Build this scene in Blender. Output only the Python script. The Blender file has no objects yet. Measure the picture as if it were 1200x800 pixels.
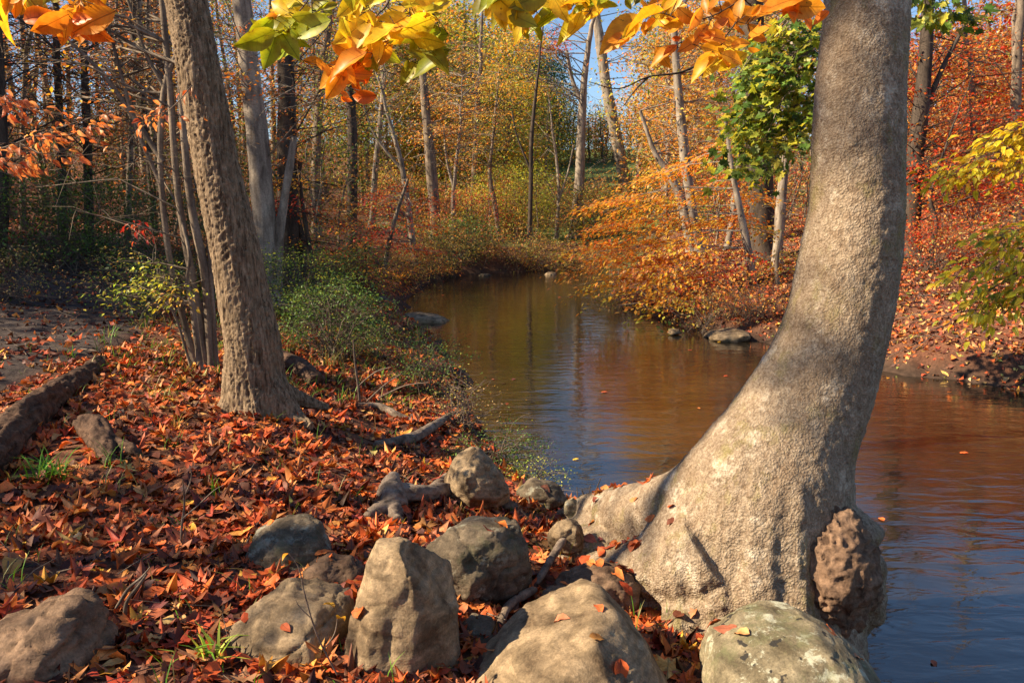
import bpy, bmesh, math, random
import numpy as np
from mathutils import Vector, Matrix

random.seed(7)
rng = np.random.default_rng(7)
R = math.radians
SC = bpy.context.scene
COL = SC.collection

# ------------------------------------------------------------------ camera, sky, sun, exposure
PITCH = R(9.1)
CAMZ = 2.15
FPX = 933.0                      # focal length in pixels of a 1200 x 800 frame
cam_d = bpy.data.cameras.new('camera')
cam_d.sensor_width = 36.0
cam_d.lens = 36.0 * FPX / 1200.0
cam_d.clip_start = 0.05
cam_d.clip_end = 3000.0
cam = bpy.data.objects.new('camera', cam_d)
COL.objects.link(cam)
cam.location = (0, 0, CAMZ)
cam.rotation_euler = (math.pi/2 - PITCH, 0, 0)
SC.camera = cam

SUN_AZ = R(100)                   # to the left of the view direction
SUN_EL = R(36)
SUN_DIR = Vector((-math.sin(SUN_AZ)*math.cos(SUN_EL), math.cos(SUN_AZ)*math.cos(SUN_EL), math.sin(SUN_EL)))
world = bpy.data.worlds.new('World')
SC.world = world
world.use_nodes = True
wn = world.node_tree
wn.nodes.clear()
sky = wn.nodes.new('ShaderNodeTexSky')
sky.sky_type = 'NISHITA'
sky.sun_disc = False
sky.sun_elevation = SUN_EL
sky.sun_rotation = math.atan2(SUN_DIR.x, SUN_DIR.y)
sky.air_density = 1.0
sky.dust_density = 0.05
sky.ozone_density = 4.0
bg = wn.nodes.new('ShaderNodeBackground')
bg.inputs['Strength'].default_value = 0.072
wo = wn.nodes.new('ShaderNodeOutputWorld')
wn.links.new(sky.outputs[0], bg.inputs[0])
wn.links.new(bg.outputs[0], wo.inputs[0])

sl = bpy.data.lights.new('sun', 'SUN')
sl.energy = 5.0
sl.angle = R(0.55)
sl.color = (1.0, 0.83, 0.60)
so = bpy.data.objects.new('sun', sl)
COL.objects.link(so)
so.rotation_euler = (-SUN_DIR).to_track_quat('-Z', 'Y').to_euler()
so.location = (-20, 0, 30)

SC.view_settings.view_transform = 'Standard'
SC.view_settings.look = 'None'
SC.view_settings.exposure = 1.3
SC.view_settings.gamma = 1.0
SC.view_settings.use_curve_mapping = False
cy = SC.cycles
cy.use_denoising = True
cy.max_bounces = 6
cy.diffuse_bounces = 3
cy.glossy_bounces = 3
cy.transmission_bounces = 4
cy.transparent_max_bounces = 4
cy.caustics_reflective = False
cy.caustics_refractive = False
cy.sample_clamp_indirect = 6.0

# ------------------------------------------------------------------ pixel <-> world helpers
CP, SP = math.cos(PITCH), math.sin(PITCH)
def ray(px, py):
    a = (px-600.0)/FPX
    b = (400.0-py)/FPX
    return (a, CP + b*SP, -SP + b*CP)
def P(px, py, Y):
    """the point seen at a pixel whose world y is Y"""
    d = ray(px, py)
    t = Y/d[1]
    return np.array((d[0]*t, Y, CAMZ + d[2]*t))
def W(px, py, z=0.0):
    d = ray(px, py)
    t = (z-CAMZ)/d[2]
    return np.array((d[0]*t, d[1]*t, z))
def depth(p):
    return p[1]*CP - (p[2]-CAMZ)*SP
def size(px, p):
    return px*depth(p)/FPX
def to_px(p):
    f = depth(p)
    up = p[1]*SP + (p[2]-CAMZ)*CP
    return 600 + FPX*p[0]/f, 400 - FPX*up/f

# ------------------------------------------------------------------ noise
def _hash(ix, iy, iz, seed):
    h = (ix.astype(np.int64)*374761393 + iy.astype(np.int64)*668265263 + iz.astype(np.int64)*2147483647 + seed*1274126177) & 0xffffffff
    h = ((h ^ (h >> 13))*1274126177) & 0xffffffff
    h = ((h ^ (h >> 16))*2246822519) & 0xffffffff
    h = h ^ (h >> 15)
    return (h & 0xffffff)/float(0xffffff)
def vnoise(p, scale=1.0, seed=0):
    q = np.asarray(p, float)*scale
    i = np.floor(q).astype(np.int64)
    f = q - i
    f = f*f*f*(f*(f*6-15)+10)
    out = 0
    for dx in (0, 1):
        wx = f[:, 0] if dx else 1-f[:, 0]
        for dy in (0, 1):
            wy = f[:, 1] if dy else 1-f[:, 1]
            for dz in (0, 1):
                wz = f[:, 2] if dz else 1-f[:, 2]
                out = out + wx*wy*wz*_hash(i[:, 0]+dx, i[:, 1]+dy, i[:, 2]+dz, seed)
    return out*2-1
def fbm(p, scale=1.0, octv=4, seed=0, gain=0.5):
    a, s, out = 1.0, scale, 0
    for k in range(octv):
        out = out + a*vnoise(p, s, seed+k*17)
        a *= gain
        s *= 2.03
    return out

# ------------------------------------------------------------------ mesh building
def tag(o, label=None, cat=None, group=None, kind=None):
    if label: o['label'] = label
    if cat: o['category'] = cat
    if group: o['group'] = group
    if kind: o['kind'] = kind
    return o
def empty(name, loc, label=None, cat=None, group=None):
    o = bpy.data.objects.new(name, None)
    COL.objects.link(o)
    o.location = loc
    o.empty_display_size = 0.2
    tag(o, label, cat, group)
    return o

def build(name, parts, mats, parent=None, smooth=True, origin=None):
    """parts: list of dicts V (n,3), F (m,k), col (n,3)?, uv (n,2)?, mi"""
    if origin is None:
        origin = np.array(parent.location) if parent is not None else np.zeros(3)
    V = np.concatenate([p['V'] for p in parts]) - origin
    nl = sum(p['F'].size for p in parts)
    npoly = sum(len(p['F']) for p in parts)
    me = bpy.data.meshes.new(name)
    me.vertices.add(len(V))
    me.vertices.foreach_set('co', V.astype(np.float32).ravel())
    me.loops.add(nl)
    me.polygons.add(npoly)
    li, ls, lt, mi = [], [], [], []
    off, lo = 0, 0
    for p in parts:
        F = p['F']
        li.append((F+off).ravel())
        k = F.shape[1]
        ls.append(lo + np.arange(len(F))*k)
        mi.append(np.full(len(F), p.get('mi', 0)))
        lo += F.size
        off += len(p['V'])
    li = np.concatenate(li).astype(np.int32)
    me.loops.foreach_set('vertex_index', li)
    me.polygons.foreach_set('loop_start', np.concatenate(ls).astype(np.int32))
    me.polygons.foreach_set('material_index', np.concatenate(mi).astype(np.int32))
    if smooth:
        me.polygons.foreach_set('use_smooth', np.ones(npoly, bool))
    if any('col' in p for p in parts):
        c = np.concatenate([np.c_[p['col'], np.ones(len(p['V']))] if 'col' in p else np.ones((len(p['V']), 4)) for p in parts])
        at = me.color_attributes.new('col', 'FLOAT_COLOR', 'POINT')
        at.data.foreach_set('color', c.astype(np.float32).ravel())
    if any('uv' in p for p in parts):
        u = np.concatenate([p['uv'] if 'uv' in p else np.zeros((len(p['V']), 2)) for p in parts])
        uvl = me.uv_layers.new(name='UVMap')
        uvl.data.foreach_set('uv', u[li].astype(np.float32).ravel())
    me.update(calc_edges=True)
    for m in (mats if isinstance(mats, (list, tuple)) else [mats]):
        me.materials.append(m)
    o = bpy.data.objects.new(name, me)
    COL.objects.link(o)
    if parent is not None:
        o.parent = parent
    else:
        o.location = origin
    return o

def catmull(pts, n):
    """smooth resample of control rows (any width) to about n rows per span"""
    pts = np.asarray(pts, float)
    if len(pts) < 3:
        t = np.linspace(0, 1, n+1)[:, None]
        return pts[0]*(1-t) + pts[-1]*t
    q = np.vstack([2*pts[0]-pts[1], pts, 2*pts[-1]-pts[-2]])
    out = []
    for i in range(1, len(q)-2):
        for t in np.arange(n)/n:
            a, b, c, d = q[i-1], q[i], q[i+1], q[i+2]
            out.append(0.5*((2*b)+(-a+c)*t+(2*a-5*b+4*c-d)*t*t+(-a+3*b-3*c+d)*t**3))
    out.append(q[-2])
    return np.array(out)

def tube(path, rad, sides=8, cap=True, wob=0.0, seed=0):
    """path (n,3), rad (n) -> part dict with uv (around in metres, along in metres)"""
    path = np.asarray(path, float)
    rad = np.asarray(rad, float)
    n = len(path)
    T = np.gradient(path, axis=0)
    T /= np.linalg.norm(T, axis=1)[:, None]+1e-9
    ref = np.array((1.0, 0.1, 0.0)) if abs(T[:, 0]).mean() < 0.8 else np.array((0, 0.1, 1.0))
    A = np.cross(T, ref); A /= np.linalg.norm(A, axis=1)[:, None]+1e-9
    B = np.cross(T, A)
    th = np.arange(sides+1)/sides*2*np.pi
    c, s = np.cos(th), np.sin(th)
    D = A[:, None, :]*c[None, :, None] + B[:, None, :]*s[None, :, None]
    V = path[:, None, :] + D*rad[:, None, None]
    if wob:
        q = V.reshape(-1, 3)
        k = 1 + wob*fbm(q, 2.2/(rad.mean()*4+.05), 2, seed)
        V = path[:, None, :] + (V-path[:, None, :])*k.reshape(n, sides+1, 1)
        V[:, -1] = V[:, 0]
    L = np.r_[0, np.cumsum(np.linalg.norm(np.diff(path, axis=0), axis=1))]
    uv = np.stack([np.broadcast_to(th[None, :]*rad.mean(), (n, sides+1)), np.broadcast_to(L[:, None], (n, sides+1))], -1).reshape(-1, 2)
    idx = np.arange(n*(sides+1)).reshape(n, sides+1)
    F = np.stack([idx[:-1, :-1], idx[:-1, 1:], idx[1:, 1:], idx[1:, :-1]], -1).reshape(-1, 4)
    return dict(V=V.reshape(-1, 3), F=F, uv=uv)

def twigs(S, M, E, r0, r1):
    """many thin three-sided tubes at once, start, middle, end (n,3) and radii (n)"""
    S, M, E = map(lambda a: np.asarray(a, float), (S, M, E))
    n = len(S)
    r0 = np.broadcast_to(np.asarray(r0, float), (n,)); r1 = np.broadcast_to(np.asarray(r1, float), (n,))
    T = E-S
    T /= np.linalg.norm(T, axis=1)[:, None]+1e-9
    ref = np.where(np.abs(T[:, 2:3]) > .9, np.array([[1., 0, 0]]), np.array([[0, 0, 1.]]))
    A = np.cross(T, ref); A /= np.linalg.norm(A, axis=1)[:, None]+1e-9
    B = np.cross(T, A)
    V = np.empty((n, 3, 3, 3))
    for j, (C_, r) in enumerate(((S, r0), (M, (r0+r1)*.5), (E, r1))):
        for k in range(3):
            a = k*2*np.pi/3
            V[:, j, k] = C_ + (A*math.cos(a)+B*math.sin(a))*r[:, None]
    base = (np.arange(n)*9)[:, None, None]
    f = []
    for j in range(2):
        for k in range(3):
            k2 = (k+1) % 3
            f.append([j*3+k, j*3+k2, (j+1)*3+k2, (j+1)*3+k])
    F = (base + np.array(f)[None]).reshape(-1, 4)
    Vv = V.reshape(-1, 3)
    return dict(V=Vv, F=F, uv=np.c_[Vv[:, 0]+Vv[:, 1], Vv[:, 2]])

# leaf templates: x across, y along (base 0, tip 1), z up.  triangles only
def tmpl_diamond():
    V = np.array([(0, 0, 0), (.26, .45, .07), (0, 1, -.05), (-.26, .45, .07)], float)
    return V, np.array([(0, 1, 2), (0, 2, 3)])
def tmpl_ovate(curl=.15, fold=.12, wid=.27, n=5, twist=0.0, wave=0.0):
    ys = np.linspace(0, 1, n+2)
    V = [(0, 0, 0)]
    rows = []
    for i, y in enumerate(ys[1:-1]):
        w = wid*math.sin(math.pi*y**.85)**.8*(1.0 if y < .6 else 1.0)
        z = -curl*(y-.3)**2*2
        tw = twist*y
        wv = wave*math.sin(i*2.4)
        r = []
        for sx in (-1, 0, 1):
            zz = z + (abs(sx)*fold*w/wid) + sx*tw*w + abs(sx)*wv
            V.append((sx*w, y, zz)); r.append(len(V)-1)
        rows.append(r)
    V.append((0.02, 1.04, -curl*.98-.02)); tip = len(V)-1
    F = [(0, rows[0][1], rows[0][0]), (0, rows[0][2], rows[0][1])]
    for a, b in zip(rows[:-1], rows[1:]):
        F += [(a[0], a[1], b[1]), (a[0], b[1], b[0]), (a[1], a[2], b[2]), (a[1], b[2], b[1])]
    F += [(rows[-1][0], rows[-1][1], tip), (rows[-1][1], rows[-1][2], tip)]
    return np.array(V, float), np.array(F)
def tmpl_maple(curl=.15, seed=0):
    r_ = random.Random(seed)
    out = [(0, -.12), (.12, .05), (.38, -.02), (.30, .16), (.55, .30), (.36, .38), (.40, .62), (.20, .52), (.13, .72), (0, 1.0),
           (-.13, .72), (-.20, .52), (-.40, .62), (-.36, .38), (-.55, .30), (-.30, .16), (-.38, -.02), (-.12, .05)]
    V = [(0, .25, 0)]
    for x, y in out:
        d = math.hypot(x, y-.25)
        V.append((x*(1+r_.uniform(-.1, .1)), y, curl*d*d*1.6*(1 if r_.random() < .75 else -.6) + r_.uniform(-.03, .03)))
    n = len(out)
    return np.array(V, float), np.array([(0, i+1, (i+1) % n+1) for i in range(n)])

def rotmats(yaw, tilt, roll):
    """leaf frames: roll about own axis, tilt of axis, yaw about z"""
    cy_, sy_ = np.cos(yaw), np.sin(yaw)
    ct, st = np.cos(tilt), np.sin(tilt)
    cr, sr = np.cos(roll), np.sin(roll)
    z, o = np.zeros_like(yaw), np.ones_like(yaw)
    Rz = np.stack([np.stack([cy_, -sy_, z], -1), np.stack([sy_, cy_, z], -1), np.stack([z, z, o], -1)], -2)
    Rx = np.stack([np.stack([o, z, z], -1), np.stack([z, ct, -st], -1), np.stack([z, st, ct], -1)], -2)
    Ry = np.stack([np.stack([cr, z, sr], -1), np.stack([z, o, z], -1), np.stack([-sr, z, cr], -1)], -2)
    return Rz @ Rx @ Ry
def frame_from(axis, nrm):
    """frames whose y is axis and z close to nrm"""
    Y = axis/(np.linalg.norm(axis, axis=1)[:, None]+1e-9)
    X = np.cross(Y, nrm); X /= np.linalg.norm(X, axis=1)[:, None]+1e-9
    Z = np.cross(X, Y)
    return np.stack([X, Y, Z], -1)
def leaves(tm, pos, M, scale, col, center=False, vary=0.0):
    V, F = tm
    if center:
        V = V - np.array((0, .5, 0))
    n, k = len(pos), len(V)
    scale = np.broadcast_to(np.asarray(scale, float), (n,))
    VV = np.einsum('nij,kj->nki', M, V)*scale[:, None, None] + pos[:, None, :]
    FF = (np.arange(n)*k)[:, None, None] + F[None]
    CC = np.repeat(col, k, axis=0)
    UV = np.tile(np.c_[V[:, 0]+.5, V[:, 1]+(.5 if center else 0)], (n, 1))
    return dict(V=VV.reshape(-1, 3), F=FF.reshape(-1, 3), col=CC, uv=UV)

def lin(c):
    c = np.asarray(c, float)/255.0
    return np.where(c <= .04045, c/12.92, ((c+.055)/1.055)**2.4)
PAL = dict(
    orange=[((246, 168, 72), 4), ((238, 142, 60), 3), ((246, 190, 88), 3), ((214, 112, 54), 1)],
    gold=[((244, 190, 60), 4), ((236, 162, 52), 3), ((216, 190, 70), 2), ((220, 130, 50), 1)],
    yellow=[((250, 222, 60), 4), ((232, 222, 70), 3), ((236, 176, 40), 1)],
    ygreen=[((194, 202, 76), 4), ((216, 212, 80), 3), ((150, 170, 66), 3)],
    green=[((104, 140, 62), 4), ((130, 160, 76), 3), ((84, 118, 54), 3), ((166, 172, 80), 1)],
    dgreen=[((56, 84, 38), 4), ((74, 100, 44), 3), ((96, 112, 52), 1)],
    red=[((200, 62, 34), 4), ((214, 86, 36), 3), ((176, 44, 34), 2), ((222, 118, 48), 1)],
    rust=[((200, 118, 66), 4), ((176, 100, 60), 3), ((216, 138, 76), 2), ((146, 90, 60), 2)],
    tan=[((222, 188, 124), 3), ((204, 168, 108), 3), ((226, 182, 98), 3), ((172, 170, 90), 3)],
    mixed=[((190, 186, 92), 4), ((214, 160, 70), 2), ((132, 152, 70), 4), ((226, 180, 76), 2), ((176, 110, 60), 1)],
    pink=[((196, 70, 62), 3), ((206, 96, 60), 2), ((160, 50, 54), 2)],
)
def colours(n, keys, jit=.13):
    if isinstance(keys, str): keys = [keys]
    ent = [e for k in keys for e in PAL[k]]
    w = np.array([e[1] for e in ent], float); w /= w.sum()
    c = np.array([lin(e[0]) for e in ent])[rng.choice(len(ent), n, p=w)]
    v = rng.normal(0, jit, (n, 1)); h = rng.normal(0, jit*.5, (n, 3))
    return np.clip(c*np.exp(v+h)*.92, .002, .9)

# ------------------------------------------------------------------ materials
def new_mat(name):
    m = bpy.data.materials.new(name)
    m.use_nodes = True
    nt = m.node_tree
    nt.nodes.clear()
    out = nt.nodes.new('ShaderNodeOutputMaterial')
    return m, nt, out
def N(nt, t, **kw):
    n = nt.nodes.new(t)
    for k, v in kw.items():
        if k in n.inputs: n.inputs[k].default_value = v
        else: setattr(n, k, v)
    return n
def ramp(nt, src, stops):
    r = nt.nodes.new('ShaderNodeValToRGB')
    el = r.color_ramp.elements
    while len(el) > len(stops): el.remove(el[-1])
    while len(el) < len(stops): el.new(.5)
    for e, (p, c) in zip(el, stops):
        e.position = p
        e.color = (*c, 1) if len(c) == 3 else c
    if src is not None: nt.links.new(src, r.inputs[0])
    return r
def mapping(nt, src, scale=(1, 1, 1), rot=(0, 0, 0)):
    m = nt.nodes.new('ShaderNodeMapping')
    m.inputs['Scale'].default_value = scale
    m.inputs['Rotation'].default_value = rot
    nt.links.new(src, m.inputs[0])
    return m
def mix(nt, fac, a, b, mode='MIX'):
    m = nt.nodes.new('ShaderNodeMix')
    m.data_type = 'RGBA'; m.blend_type = mode; m.clamp_factor = True
    for i, v in ((0, fac), (6, a), (7, b)):
        if hasattr(v, 'links'): nt.links.new(v, m.inputs[i])
        elif i == 0: m.inputs[0].default_value = v
        else: m.inputs[i].default_value = (*v, 1)
    return m.outputs[2]
def geo_pos(nt):
    return nt.nodes.new('ShaderNodeNewGeometry').outputs['Position']

def leaf_mat(name, trans=.42, rough=.5, veins=False, spec=.35):
    m, nt, out = new_mat(name)
    L = nt.links.new
    at = N(nt, 'ShaderNodeAttribute', attribute_name='col')
    c = at.outputs['Color']
    if veins:
        uv = N(nt, 'ShaderNodeUVMap')
        sp = nt.nodes.new('ShaderNodeSeparateXYZ'); L(uv.outputs[0], sp.inputs[0])
        a = N(nt, 'ShaderNodeMath', operation='SUBTRACT'); L(sp.outputs[0], a.inputs[0]); a.inputs[1].default_value = .5
        ab = N(nt, 'ShaderNodeMath', operation='ABSOLUTE'); L(a.outputs[0], ab.inputs[0])
        mid = N(nt, 'ShaderNodeMath', operation='LESS_THAN'); L(ab.outputs[0], mid.inputs[0]); mid.inputs[1].default_value = .013
        s1 = N(nt, 'ShaderNodeMath', operation='MULTIPLY_ADD'); L(ab.outputs[0], s1.inputs[0]); s1.inputs[1].default_value = -.75; L(sp.outputs[1], s1.inputs[2])
        s2 = N(nt, 'ShaderNodeMath', operation='MULTIPLY'); L(s1.outputs[0], s2.inputs[0]); s2.inputs[1].default_value = 9.0
        fr = N(nt, 'ShaderNodeMath', operation='FRACT'); L(s2.outputs[0], fr.inputs[0])
        sv = N(nt, 'ShaderNodeMath', operation='LESS_THAN'); L(fr.outputs[0], sv.inputs[0]); sv.inputs[1].default_value = .12
        sv2 = N(nt, 'ShaderNodeMath', operation='MULTIPLY'); L(sv.outputs[0], sv2.inputs[0]); sv2.inputs[1].default_value = .35
        mx = N(nt, 'ShaderNodeMath', operation='MAXIMUM'); L(mid.outputs[0], mx.inputs[0]); L(sv2.outputs[0], mx.inputs[1])
        dark = mix(nt, 1.0, c, (.55, .5, .42), 'MULTIPLY')
        pos = geo_pos(nt)
        nz = N(nt, 'ShaderNodeTexNoise', Scale=28.0, Detail=3.0); L(pos, nz.inputs[0])
        rp = ramp(nt, nz.outputs[0], [(.35, (.72, .62, .5)), (.6, (1.08, 1.06, 1.0))])
        c2 = mix(nt, 1.0, c, rp.outputs[0], 'MULTIPLY')
        nz2 = N(nt, 'ShaderNodeTexNoise', Scale=90.0, Detail=2.0); L(pos, nz2.inputs[0])
        rp2 = ramp(nt, nz2.outputs[0], [(.68, (0, 0, 0)), (.74, (.7, .7, .7))])
        c2 = mix(nt, rp2.outputs[0], c2, (.10, .04, .015))
        c = mix(nt, mx.outputs[0], c2, dark)
    pb = N(nt, 'ShaderNodeBsdfPrincipled', Roughness=rough)
    pb.inputs['Specular IOR Level'].default_value = spec
    L(c, pb.inputs['Base Color'])
    tr = nt.nodes.new('ShaderNodeBsdfTranslucent')
    tc = mix(nt, 1.0, c, (1.35, 1.15, .7), 'MULTIPLY')
    L(tc, tr.inputs[0])
    ms = N(nt, 'ShaderNodeMixShader'); ms.inputs[0].default_value = trans
    L(pb.outputs[0], ms.inputs[1]); L(tr.outputs[0], ms.inputs[2])
    L(ms.outputs[0], out.inputs[0])
    return m
M_LEAF = leaf_mat('leaf')
M_LEAFN = leaf_mat('leaf near', .5, .42, True)
M_LITTER = leaf_mat('fallen leaf', .12, .6, True, .3)
M_GRASS = leaf_mat('grass blade', .3, .5)

def bark_mat(name, dark, light, vs=(14, 14, 3), bump=.6, fine=60, lichen=None, dist=.012, moss=None, uvb=False, finew=.45, peb=0.0, stain=None):
    m, nt, out = new_mat(name)
    L = nt.links.new
    if uvb:
        uv = N(nt, 'ShaderNodeUVMap'); src = uv.outputs[0]
        mp = mapping(nt, src, (vs[0], vs[2], 1))
    else:
        src = geo_pos(nt)
        mp = mapping(nt, src, vs)
    n1 = N(nt, 'ShaderNodeTexNoise', Scale=1.0, Detail=6.0, Roughness=.62, Distortion=.4); L(mp.outputs[0], n1.inputs[0])
    pos = geo_pos(nt)
    n2 = N(nt, 'ShaderNodeTexNoise', Scale=float(fine), Detail=4.0, Roughness=.7); L(pos, n2.inputs[0])
    n3 = N(nt, 'ShaderNodeTexNoise', Scale=3.1, Detail=4.0); L(pos, n3.inputs[0])
    r1 = ramp(nt, n1.outputs[0], [(.34, dark), (.62, light)])
    r2 = ramp(nt, n2.outputs[0], [(.3, (.62, .6, .58)), (.7, (1.15, 1.13, 1.1))])
    c = mix(nt, 1.0, r1.outputs[0], r2.outputs[0], 'MULTIPLY')
    r3 = ramp(nt, n3.outputs[0], [(.35, (.84, .82, .80)), (.65, (1.07, 1.06, 1.03))])
    c = mix(nt, 1.0, c, r3.outputs[0], 'MULTIPLY')
    if lichen:
        n4 = N(nt, 'ShaderNodeTexNoise', Scale=7.0, Detail=6.0, Roughness=.7); L(pos, n4.inputs[0])
        r4 = ramp(nt, n4.outputs[0], [(.55, (0, 0, 0)), (.66, (.8, .8, .8))])
        c = mix(nt, r4.outputs[0], c, lichen)
    if moss:
        n5 = N(nt, 'ShaderNodeTexNoise', Scale=4.5, Detail=7.0, Roughness=.75); L(mapping(nt, pos, (1.3, 1.3, .8)).outputs[0], n5.inputs[0])
        r5 = ramp(nt, n5.outputs[0], [(.53, (0, 0, 0)), (.66, (.7, .7, .7))])
        c = mix(nt, r5.outputs[0], c, moss)
    if stain:
        n6 = N(nt, 'ShaderNodeTexNoise', Scale=2.6, Detail=9.0, Roughness=.8, Distortion=.8); L(mapping(nt, pos, (1.5, 1.5, .7)).outputs[0], n6.inputs[0])
        r6 = ramp(nt, n6.outputs[0], [(.50, (0, 0, 0)), (.60, (.6, .6, .6))])
        c = mix(nt, r6.outputs[0], c, stain)
    pb = N(nt, 'ShaderNodeBsdfPrincipled', Roughness=.85)
    pb.inputs['Specular IOR Level'].default_value = .2
    if peb:
        vo = N(nt, 'ShaderNodeTexVoronoi', Scale=peb); vo.feature = 'F1'
        dn = N(nt, 'ShaderNodeTexNoise', Scale=20.0, Detail=2.0); L(pos, dn.inputs[0])
        dm = N(nt, 'ShaderNodeVectorMath', operation='MULTIPLY_ADD'); L(dn.outputs['Color'], dm.inputs[0]); dm.inputs[1].default_value = (.03, .03, .03); L(pos, dm.inputs[2])
        L(dm.outputs[0], vo.inputs[0])
        rv = ramp(nt, vo.outputs['Distance'], [(.3, (1.1, 1.09, 1.07)), (.85, (.76, .72, .66))])
        c = mix(nt, 1.0, c, rv.outputs[0], 'MULTIPLY')
        inv = N(nt, 'ShaderNodeMath', operation='MULTIPLY_ADD'); L(vo.outputs['Distance'], inv.inputs[0]); inv.inputs[1].default_value = -1.0; L(n1.outputs[0], inv.inputs[2])
        n1 = inv
    L(c, pb.inputs['Base Color'])
    ad = N(nt, 'ShaderNodeMath', operation='MULTIPLY_ADD'); L(n2.outputs[0], ad.inputs[0]); ad.inputs[1].default_value = finew; L(n1.outputs[0], ad.inputs[2])
    bp = N(nt, 'ShaderNodeBump', Strength=bump, Distance=dist); L(ad.outputs[0], bp.inputs['Height'])
    L(bp.outputs[0], pb.inputs['Normal'])
    L(pb.outputs[0], out.inputs[0])
    return m
M_BARK_PALE = bark_mat('pale bark', (.15, .12, .095), (.40, .345, .28), (9, 9, 2), .5, 40, dist=.010)
M_BARK_MID = bark_mat('brown bark', (.10, .078, .06), (.30, .24, .18), (10, 10, 2), .6, 40, dist=.010)
M_BARK_DARK = bark_mat('dark bark', (.035, .027, .022), (.11, .085, .066), (10, 10, 2), .6, 40, dist=.010)
M_BARK_LEFT = bark_mat('furrowed bark', (.075, .048, .028), (.37, .275, .18), (48, 48, 5), 1.0, 150, dist=.007)
M_BARK_HERO = bark_mat('smooth grey bark', (.23, .17, .12), (.41, .335, .25), (40, 40, 26), 1.0, 110, finew=1.0, peb=92.0, stain=(.21, .145, .09), lichen=(.56, .48, .37), moss=(.22, .19, .06), dist=.005)
M_BURL = bark_mat('burl bark', (.075, .045, .03), (.29, .185, .12), (26, 26, 20), 1.0, 90, dist=.008)
M_TWIG = bark_mat('twig bark', (.10, .075, .06), (.24, .19, .15), (20, 20, 20), .2, 90)
M_TWIG_DARK = bark_mat('dark twig bark', (.03, .022, .018), (.09, .065, .05), (20, 20, 20), .2, 90)
M_DRIFT = bark_mat('weathered wood', (.09, .065, .05), (.34, .27, .21), (12, 12, 12), .9, 80, dist=.006)
M_LOG = bark_mat('rotten wood', (.035, .020, .013), (.15, .09, .06), (16, 16, 16), 1.0, 60, dist=.012)

def rock_mat(name, a, b, lichen=None, moss=None, scale=6.0, spots=None):
    m, nt, out = new_mat(name)
    L = nt.links.new
    pos = geo_pos(nt)
    n1 = N(nt, 'ShaderNodeTexNoise', Scale=scale, Detail=8.0, Roughness=.65, Distortion=.3); L(pos, n1.inputs[0])
    n2 = N(nt, 'ShaderNodeTexNoise', Scale=110.0, Detail=4.0, Roughness=.7); L(pos, n2.inputs[0])
    mp = mapping(nt, pos, (4, 4, 22), (.35, .2, 0))
    n3 = N(nt, 'ShaderNodeTexNoise', Scale=2.0, Detail=5.0); L(mp.outputs[0], n3.inputs[0])
    r1 = ramp(nt, n1.outputs[0], [(.36, a), (.60, b)])
    r2 = ramp(nt, n2.outputs[0], [(.28, (.55, .54, .52)), (.72, (1.2, 1.18, 1.15))])
    c = mix(nt, 1.0, r1.outputs[0], r2.outputs[0], 'MULTIPLY')
    r3 = ramp(nt, n3.outputs[0], [(.38, (.7, .68, .64)), (.6, (1.08, 1.06, 1.03))])
    c = mix(nt, 1.0, c, r3.outputs[0], 'MULTIPLY')
    if lichen:
        n4 = N(nt, 'ShaderNodeTexNoise', Scale=9.0, Detail=8.0, Roughness=.75); L(pos, n4.inputs[0])
        r4 = ramp(nt, n4.outputs[0], [(.54, (0, 0, 0)), (.6, (.75, .75, .75))])
        c = mix(nt, r4.outputs[0], c, lichen)
    if moss:
        n5 = N(nt, 'ShaderNodeTexNoise', Scale=5.0, Detail=8.0, Roughness=.7); L(mapping(nt, pos, (1.2, 1, 1)).outputs[0], n5.inputs[0])
        r5 = ramp(nt, n5.outputs[0], [(.52, (0, 0, 0)), (.64, (.7, .7, .7))])
        c = mix(nt, r5.outputs[0], c, moss)
    if spots:
        vo = N(nt, 'ShaderNodeTexNoise', Scale=14.0, Detail=3.0, Roughness=.5); L(pos, vo.inputs[0])
        r6 = ramp(nt, vo.outputs[0], [(.655, (0, 0, 0)), (.675, (.95, .95, .95))])
        c = mix(nt, r6.outputs[0], c, spots)
    pb = N(nt, 'ShaderNodeBsdfPrincipled', Roughness=.82)
    pb.inputs['Specular IOR Level'].default_value = .25
    L(c, pb.inputs['Base Color'])
    a1 = N(nt, 'ShaderNodeMath', operation='MULTIPLY_ADD'); L(n2.outputs[0], a1.inputs[0]); a1.inputs[1].default_value = .35; L(n1.outputs[0], a1.inputs[2])
    a2 = N(nt, 'ShaderNodeMath', operation='MULTIPLY_ADD'); L(n3.outputs[0], a2.inputs[0]); a2.inputs[1].default_value = .5; L(a1.outputs[0], a2.inputs[2])
    bp = N(nt, 'ShaderNodeBump', Strength=1.0, Distance=.010); L(a2.outputs[0], bp.inputs['Height'])
    L(bp.outputs[0], pb.inputs['Normal'])
    L(pb.outputs[0], out.inputs[0])
    return m
M_ROCK = rock_mat('grey brown rock', (.11, .074, .042), (.37, .275, .17))
M_ROCK_LICHEN = rock_mat('lichen covered rock', (.11, .09, .055), (.33, .28, .185), lichen=(.46, .46, .34), moss=(.13, .13, .06), spots=(.022, .02, .018))
M_ROCK_DARK = rock_mat('dark rock', (.06, .045, .03), (.19, .15, .105), moss=(.09, .09, .045), lichen=(.26, .25, .19))
M_ROCK_BROWN = rock_mat('brown rock', (.10, .058, .036), (.26, .17, .11))

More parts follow.
